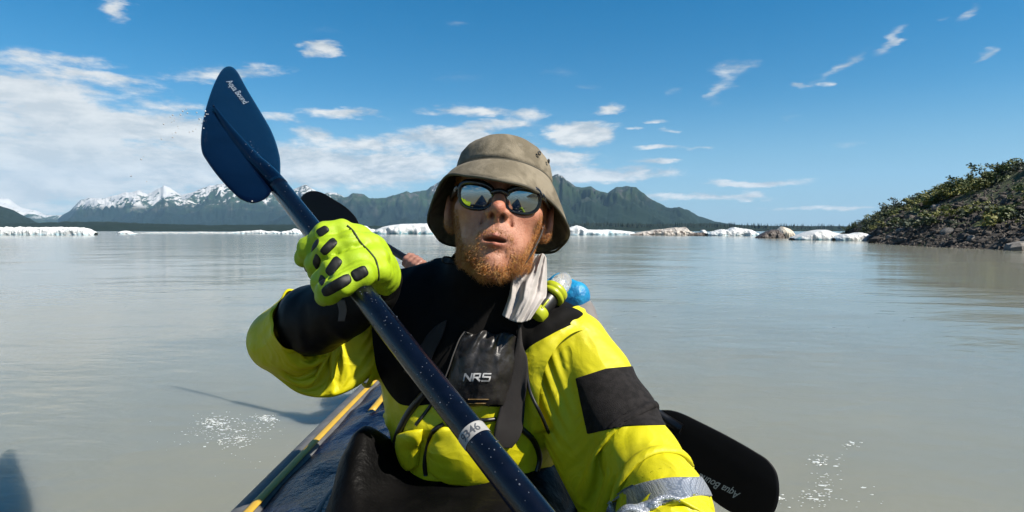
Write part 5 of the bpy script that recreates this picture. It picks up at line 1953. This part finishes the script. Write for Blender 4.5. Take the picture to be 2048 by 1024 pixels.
# ------------------------------------------------------------------ the rear paddler and paddle
RL = P(662, 425, 2.60); RR = P(1440, 905, 1.72)
RDIR = (RR - RL) / np.linalg.norm(RR - RL)
def build_rear():
    pad = thing('paddle', 'black paddle behind the kayaker, one blade cutting into the water at right', 'paddle', RL + (RR - RL) * .5)
    bm = mat('black_blade', (.003, .003, .0035), .5, (.004, .004, .005), 20, spec=.15)
    W = np.cross(RDIR, np.cross(UP + RT * .3, RDIR)); W /= np.linalg.norm(W)
    obj('shaft', *tube(np.linspace(RL + RDIR * .20, RR - RDIR * .12, 30), .0147, 16), mat('black_shaft', (.006, .006, .007), .35), pad)
    out = [(1290, 850), (1300, 826), (1330, 820), (1360, 826), (1400, 845), (1455, 873), (1508, 903), (1540, 925), (1556, 955), (1557, 1000), (1540, 1035), (1500, 1042), (1450, 1020), (1405, 987), (1370, 960), (1330, 925), (1300, 890)]
    b1, bv = blade('blade', pad, out, RR, RDIR, W, bm, spoon=.006, dihed=.05)
    out = [(601, 402), (606, 390), (620, 382), (640, 384), (668, 400), (692, 416), (712, 438), (722, 466), (715, 490), (690, 500), (660, 485), (635, 455), (614, 425)]
    blade('blade', pad, out, RL, RDIR, W, bm, spoon=.006, dihed=.05)
    tv, tf = text_geo('Aqua Bound', .3, .008, .97)
    obj('lettering', *decal(tv, tf, (1484, 982), (-.89, -.44), 94, 20, bv, .0012), mat('pale_green_print', (.42, .48, .46), .5), b1)

    man = thing('person', 'second paddler hidden behind the kayaker, bare fingers showing above his shoulder', 'person', P(1000, 700, 2.45))
    skin = mat('hand_skin', (.55, .27, .19), .5, (.46, .20, .14), 60)
    hc = RL + (RR - RL) * .292
    s1 = np.cross(RDIR, FW); s1 /= np.linalg.norm(s1)
    if s1 @ UP < 0: s1 = -s1
    s2 = np.cross(s1, RDIR)
    if s2 @ FW > 0: s2 = -s2                 # s2 towards the camera
    sh = P(850, 640, 2.50); el = P(790, 640, 2.38)
    shR = P(1125, 590, 2.42); elR = P(1195, 720, 2.20)
    hcR = RL + (RR - RL) * .66
    head_c = P(985, 478, 2.5)
    def hand(p, hc):
        d = None
        for k in range(4):
            o = hc + RDIR * (k - 1.5) * .021
            pts = [(o + (s1 * math.cos(a) + s2 * math.sin(a)) * .024, .0098) for a in np.linspace(-1.2, 3.3, 6)]
            e = chain(p, pts, .005)
            d = e if d is None else smin(d, e, .004)
        d = smin(d, chain(p, [(hc + RDIR * .045 - s2 * .02, .010), (hc + RDIR * .05 + s2 * .018 - s1 * .016, .009)], .005), .006)
        return d
    def body(p):
        q = (p - head_c.astype(np.float32)) @ np.stack([RT, UP, -FW], 1).astype(np.float32)
        d = head_sdf_l(q.astype(np.float32))
        d = smin(d, cap(p, head_c - UP * .06 + FW * .02, head_c - UP * .20 + FW * .03, .050, .062), .03)
        for h_, e_ in ((hc, el), (hcR, elR)):
            d = smin(d, hand(p, h_), .01)
            d = smin(d, cap(p, h_ - s2 * .02, e_, .026, .034), .02)
        d = smin(d, cap(p, el, sh, .036, .045), .03); d = smin(d, cap(p, elR, shR, .036, .045), .03)
        d = smin(d, ell(p, P(985, 700, 2.5), (.15, .10, .22)), .06)
        return d
    v, q = mesh_sdf(body, (-.75, 1.9, .08), (.5, 2.75, 1.0), .0062)
    obj('body', v, q, skin, man)
    def vest(p):
        d = ell(p, P(985, 690, 2.5), (.185, .145, .25))
        d = smin(d, cap(p, P(880, 605, 2.5), P(1090, 600, 2.46), .065, .070), .06)
        d = smin(d, cap(p, P(1118, 576, 2.44), P(1150, 592, 2.36), .054, .056), .03)
        q_ = p.astype(float)
        return (d - .012 * fbm(q_ * 13, 3, 3, ridged=True)).astype(np.float32)
    v, q = mesh_sdf(vest, (-.6, 1.9, .1), (.6, 2.9, .8), .009)
    obj('vest', v, q, mat('bright_blue_nylon', (.012, .46, .86), .5, (.010, .26, .60), 16, .012, 22), man)['label'] = 'bright blue vest'
    def slv(p):
        return a_sl(p, 0)
    def a_sl(p, k):
        a = chain(p, [(P(1138, 602, 2.44), .062), (P(1158, 625, 2.38), .058), (elR, .052), (hcR - s2 * .03 + (elR - hcR) * .3, .036)], .03)
        b = chain(p, [(P(850, 625, 2.50), .060), (el, .05), (hc + (el - hc) * .42, .036)], .03)
        q_ = p.astype(float)
        return ((a, b)[k] - .006 * fbm(q_ * 14, 2, 5, ridged=True)).astype(np.float32)
    for k in (0, 1):
        v, q = mesh_sdf(lambda p: a_sl(p, k), (-.75, 1.9, .1), (.75, 2.8, .85), .009)
        obj('sleeve', v, q, mat('grey_sleeve', (.30, .28, .27), .8, (.24, .22, .21), 10), man)['label'] = 'grey sleeve'
    # his hat
    N = 40; th = np.linspace(0, 2 * np.pi, N, endpoint=False)
    rings = [head_c + np.stack([np.cos(th) * a, np.sin(th) * b, np.full(N, z)], 1) for a, b, z in ((.13, .15, .015), (.10, .12, .035), (.085, .112, .045), (.08, .105, .085), (.06, .08, .112), (.02, .03, .122))]
    v = np.concatenate(rings + [head_c[None] + [[0, 0, .123]]])
    f = [tuple(k) for k in grid_faces(6, N, wrap_v=True)] + [(5 * N + k, 5 * N + (k + 1) % N, 6 * N) for k in range(N)]
    h = obj('hat', v, f, mat('dark_hat', (.05, .05, .055), .85), man)
    h.modifiers.new('solid', 'SOLIDIFY').thickness = .003

# ------------------------------------------------------------------ safety light on the shoulder
def lathe(base, axis, prof, n=32):
    """prof: (height along axis, radius)"""
    axis = axis / np.linalg.norm(axis)
    a = np.cross(axis, FW); a /= np.linalg.norm(a); b = np.cross(axis, a)
    th = np.linspace(0, 2 * np.pi, n, endpoint=False)
    v = np.concatenate([base + axis * h + r * (np.cos(th)[:, None] * a + np.sin(th)[:, None] * b) for h, r in prof])
    f = [tuple(q) for q in grid_faces(len(prof), n, wrap_v=True)] + [tuple(range(n)), tuple(range((len(prof) - 1) * n, len(prof) * n))[::-1]]
    return v, f

def build_light():
    a0, a1 = P(1077, 625, .985), P(1131, 556, 1.03)
    ax = (a1 - a0) / np.linalg.norm(a1 - a0)
    L = np.linalg.norm(a1 - a0)
    root = thing('safety_light', 'yellow ringed safety light with a clear dome on the kayaker\'s shoulder', 'light', a0)
    ye = mat('yellow_plastic', (.62, .70, .02), .35, spec=.5)
    bk = mat('black_plastic', (.012, .012, .012), .4)
    k = L
    fix_normals(obj('base_cap', *lathe(a0, ax, [(-.16 * k, .013), (-.14 * k, .0165), (.02 * k, .0168), (.07 * k, .0155)]), ye, root))
    fix_normals(obj('barrel', *lathe(a0, ax, [(.05 * k, .0145), (.10 * k, .0152), (.40 * k, .0160), (.44 * k, .0150)]), bk, root))
    fix_normals(obj('ring', *lathe(a0, ax, [(.42 * k, .016), (.43 * k, .0215), (.50 * k, .0222), (.515 * k, .0205), (.53 * k, .0205), (.545 * k, .0222), (.64 * k, .0218), (.66 * k, .018)]), ye, root))
    gm = bpy.data.materials.new('clear_plastic'); gm.use_nodes = True
    b = gm.node_tree.nodes['Principled BSDF']
    b.inputs['Base Color'].default_value = (.85, .87, .88, 1); b.inputs['Roughness'].default_value = .12; b.inputs['Transmission Weight'].default_value = .75; b.inputs['IOR'].default_value = 1.45
    fix_normals(obj('dome', *lathe(a0, ax, [(.64 * k, .0165), (.70 * k, .0172), (.86 * k, .0165), (.98 * k, .0135), (1.06 * k, .008), (1.09 * k, .002)]), gm, root))
    fix_normals(obj('flash_tube', *lathe(a0, ax, [(.64 * k, .006), (.80 * k, .006), (.86 * k, .003)]), mat('white_plastic', (.75, .75, .74), .4), root))
    clip_p = spline([a0 + ax * L * .12 + (CAM - a0) * .019, a0 + ax * L * .26 + (CAM - a0) * .021, a0 + ax * L * .36 + (CAM - a0) * .020], 8)
    obj('clip', *tube(clip_p, .002, 6), ye, root)

# ------------------------------------------------------------------ kayak and spray skirt
KX = -.135                                 # centre line
def build_kayak():
    ky = thing('kayak', 'navy blue folding kayak with grey edges and yellow tape', 'kayak', (KX, 1.0, 0))
    navy = mat('navy_deck_cloth', (.003, .007, .030), .26, (.006, .012, .046), 16, .007, 30, spec=.24)
    grey = mat('grey_rubber', (.13, .13, .135), .6, (.19, .19, .19), 25, .001, 120)
    tape = mat('yellow_tape', (.86, .54, .055), .5, (.76, .47, .05), 30, .0005, 300)
    Y = np.linspace(-2.4, 4.3, 150)
    s = (Y - .95) / 3.35
    half = .325 * np.clip(1 - np.abs(s) ** 2.4, 0, 1) ** .7 + .004
    sheer = .292 + .10 * np.abs(s) ** 3
    def line(off, dz, k=1.0):
        return np.stack([KX + (half * k + off * (half > .02)), Y, sheer + dz], 1)
    # hull
    prof = [(1.0, .0), (1.02, -.05), (.99, -.14), (.88, -.24), (.60, -.33), (.25, -.37), (0, -.38)]
    secs = []
    for (k, dz) in prof: secs.append(np.stack([KX - half * k, Y, sheer + dz * (1 - .35 * np.abs(s))], 1))
    for (k, dz) in prof[:-1][::-1]: secs.append(np.stack([KX + half * k, Y, sheer + dz * (1 - .35 * np.abs(s))], 1))
    g = np.stack(secs, 1)
    fix_normals(obj('hull', g.reshape(-1, 3), grid_faces(len(Y), len(secs)), mat('black_hull_rubber', (.02, .02, .022), .5), ky))
    # deck: from the gunwale up to a low crown, wrinkled cloth; the cockpit lies under the skirt
    nk = 60
    K = np.linspace(-1, 1, nk)
    g = np.zeros((len(Y) * 3, nk, 3))
    Y3 = np.linspace(-2.4, 4.3, len(Y) * 3)
    h3, sh3 = np.interp(Y3, Y, half), np.interp(Y3, Y, sheer)
    X = KX + h3[:, None] * K[None]
    crown = .055 * (1 - K ** 2)[None] * (1 + 0 * X)
    q = np.stack([X * 3.5, Y3[:, None] * 2.2 + 0 * X, 0 * X], -1)
    wr = fbm(q + .6 * fbm(q * .8, 2, 3)[..., None], 4, 15, .55, ridged=True)
    diag = np.sin((X - KX) * 30 * np.sign(X - KX) + Y3[:, None] * 26 + 2.5 * fbm(q, 2, 7)) * .0028
    Z = sh3[:, None] + crown + (.020 * wr + 1.5 * diag) * np.clip(1.04 - np.abs(K), 0, .25)[None] * 4
    g[..., 0], g[..., 1], g[..., 2] = X, Y3[:, None], Z
    fix_normals(obj('deck', g.reshape(-1, 3), grid_faces(len(Y3), nk), navy, ky))
    for sgn in (-1, 1):
        e = np.stack([KX + sgn * half * 1.0, Y, sheer + .004], 1)
        obj('gunwale', *tube(e + np.array([sgn * .012, 0, -.018]), .034, 14), grey, ky)
        # yellow tape along the top of the gunwale
        L = []
        for dx, dz in ((.003, .0184), (-.002, .0190), (-.008, .0186), (-.013, .0166)):
            L.append(np.stack([KX + sgn * (half + dx), Y, sheer + .004 + dz - .0005], 1))
        t = np.stack(L, 1)
        tp = fix_normals(obj('tape_stripe', t.reshape(-1, 3), grid_faces(len(Y), 4), tape, ky))
        tp.modifiers.new('solid', 'SOLIDIFY').thickness = .0015
        # second, thinner stripe on the cockpit rim
        sel = (Y > 1.55) & (Y < 2.4)
        L = [np.stack([KX + sgn * (half[sel] * .70 + dx), Y[sel], sheer[sel] + .055 * (1 - .49) + .020 + dz], 1) for dx, dz in ((.010, -.004), (.004, .0), (-.004, .0), (-.010, -.004))]
        t = np.stack(L, 1)
        tp = fix_normals(obj('rim_stripe', t.reshape(-1, 3), grid_faces(int(sel.sum()), 4), tape, ky))
        tp.modifiers.new('solid', 'SOLIDIFY').thickness = .002

def build_skirt():
    m = mat('wet_black_skirt', (.0035, .0035, .0038), .42, (.008, .0075, .0075), 14, .004, 24, spec=.05)
    cx, cy = KX + .035, 1.02
    N, M = 120, 40
    th = np.linspace(0, 2 * np.pi, N, endpoint=False)
    T = np.linspace(0, 1, M)
    A, B = np.meshgrid(th, T, indexing='ij')
    rx = .215 + (.137 - .215) * B; ry = .40 + (.113 - .40) * B ** 1.1
    cxx = cx + (-.061 - cx) * B
    cyy = cy + (1.085 - cy) * B
    X = cxx + rx * np.cos(A); Y = cyy + ry * np.sin(A)
    Z = .330 + .075 * B ** 1.5
    # the thigh lifts the cloth on the left
    for kx, ky_, hh, sx, sy in ((-.155, -.02, .105, .050, .10), (.12, -.16, .02, .07, .16)):
        Z = Z + hh * np.exp(-((X - cx - kx) / sx) ** 2 - ((Y - cy - ky_) / sy) ** 2) * np.clip(B * 4, 0, 1) * np.clip((1.15 - B) * 4, 0, 1)
    q = np.stack([X * 6, Y * 6, 0 * X], -1)
    Z = Z + (.016 * fbm(q + .5 * fbm(q * .7, 2, 2)[..., None], 4, 19, .5, ridged=True)) * np.clip(B * 4, 0, 1) * np.clip((1 - B) * 5, 0, 1)
    v = np.stack([X, Y, Z], -1).reshape(-1, 3)
    sk = thing('spray_skirt', 'wet black spray skirt closing the cockpit round the kayaker\'s waist', 'spray skirt', (cx, cy, .33))
    o = fix_normals(obj('deck_panel', v, grid_faces(N, M, wrap_u=True), m, sk))
    o.modifiers.new('solid', 'SOLIDIFY').thickness = .004
    rim = np.stack([cx + .217 * np.cos(th), cy + .402 * np.sin(th), np.full(N, .337)], 1)
    obj('rim_cord', *tube(np.concatenate([rim, rim[:1]]), .009, 10, caps=False), mat('grey_cord', (.10, .10, .11), .5), sk)
    # waist tube up the jacket
    v, f = [], []
    rings = [np.stack([-.061 + a * np.cos(th), 1.085 + b * np.sin(th), z + .004 * np.sin(th * 7 + 1) + .003 * np.sin(th * 3)], 1) for a, b, z in ((.139, .115, .398), (.137, .113, .408), (.134, .110, .418))]
    fix_normals(obj('waist_tube', np.concatenate(rings), grid_faces(3, N, wrap_v=True), m, sk)).modifiers.new('solid', 'SOLIDIFY').thickness = .004

# ------------------------------------------------------------------ splashes
def build_splash(ico):
    ico_v, ico_f = ico
    g = np.random.default_rng(29)
    m = bpy.data.materials.new('foam'); m.use_nodes = True
    b = m.node_tree.nodes['Principled BSDF']
    b.inputs['Base Color'].default_value = (.50, .52, .50, 1); b.inputs['Roughness'].default_value = .25
    def ground(px, py):
        d = CH * F / (py - HOR) 
        ray = P(px, py, 1) - CAM
        return CAM + ray * (-CH / ray[2])
    def cloud(specs, name, label):
        parts = []
        for (px, py, sx, sy, n, r) in specs:
            for _ in range(n):
                q = ground(px + g.normal(0, sx), py + g.normal(0, sy))
                rr = r * g.uniform(.25, 1.0) * (1.6 if g.random() < .08 else 1)
                parts.append((q + ico_v * np.array([rr * g.uniform(1, 2.4), rr, rr * .45]), ico_f))
        # thin torn films of froth between the bubbles
        for (px, py, sx, sy, n, r) in specs:
            for _ in range(n // 7):
                q = ground(px + g.normal(0, sx * .8), py + g.normal(0, sy * .8))
                k = 9
                th = np.linspace(0, 2 * np.pi, k, endpoint=False)
                rr = r * g.uniform(.4, 1.7) * (1 + .5 * g.normal(0, 1, k).clip(-1.2, 1.5))
                ring = q + np.stack([np.cos(th) * rr * g.uniform(1.2, 3.2), np.sin(th) * rr, np.full(k, .0006)], 1)
                parts.append((np.concatenate([ring, [q + [0, 0, r * .35]]]), [(i, (i + 1) % k, k) for i in range(k)]))
        v, f = join(parts)
        return tag(obj(name, v, f, m), label, 'foam', kind='stuff')
    cloud([(430, 845, 20, 8, 130, .0033), (530, 838, 11, 5, 80, .0033), (468, 880, 24, 6, 80, .003), (445, 862, 36, 13, 110, .0022), (500, 850, 35, 10, 40, .002), (520, 900, 60, 25, 22, .0022), (360, 870, 60, 20, 10, .002)], 'foam', 'fizzing white bubbles left of the kayak')
    cloud([(1480, 996, 40, 3, 130, .0045), (1420, 986, 14, 3, 50, .004), (1540, 998, 12, 3, 40, .004), (1700, 890, 10, 4, 16, .004), (1640, 920, 10, 8, 26, .004), (1650, 960, 22, 22, 34, .003), (1632, 985, 14, 14, 30, .003), (1220, 657, 26, 2, 22, .004), (1590, 1000, 50, 8, 20, .003), (1690, 990, 40, 15, 14, .003)], 'foam', 'line of white bubbles along the black blade at right')
    # drops in the air off the raised blade
    parts = []
    for px, py, s, n in ((402, 242, 5, 12), (408, 225, 4, 6), (385, 240, 14, 10), (352, 240, 6, 8), (340, 262, 12, 6), (275, 350, 20, 4)):
        for _ in range(n):
            q = P(px + g.normal(0, s), py + g.normal(0, s), 1.15 + g.normal(0, .03))
            parts.append((q + ico_v * g.uniform(.0006, .0018), ico_f))
    v, f = join(parts)
    tag(obj('spray', v, f, mat('spray_drop', (.8, .82, .84), .1)), 'drops of water flying off the raised blade', 'spray', kind='stuff')
    # chips of ice afloat
    for px, py, s in ((268, 472, .10), (255, 476, .05), (1206, 480, .0)):
        if s <= 0: continue
        q = ground(px, py)
        o = obj('ice_chip', ico_v * np.array([s * 2, s, s * .8]) + q, ico_f, ICE, smooth=False, attrs={'low': np.zeros(12)})
        tag(o, 'tiny chip of white ice afloat before the small iceberg at left' if s > .08 else 'smaller chip of ice afloat nearer the boat than its neighbour', 'ice chip', 'ice chips')

build_man()
ICO = build_paddle()
build_rear()
build_light()
build_kayak()
build_skirt()
build_splash(ICO)
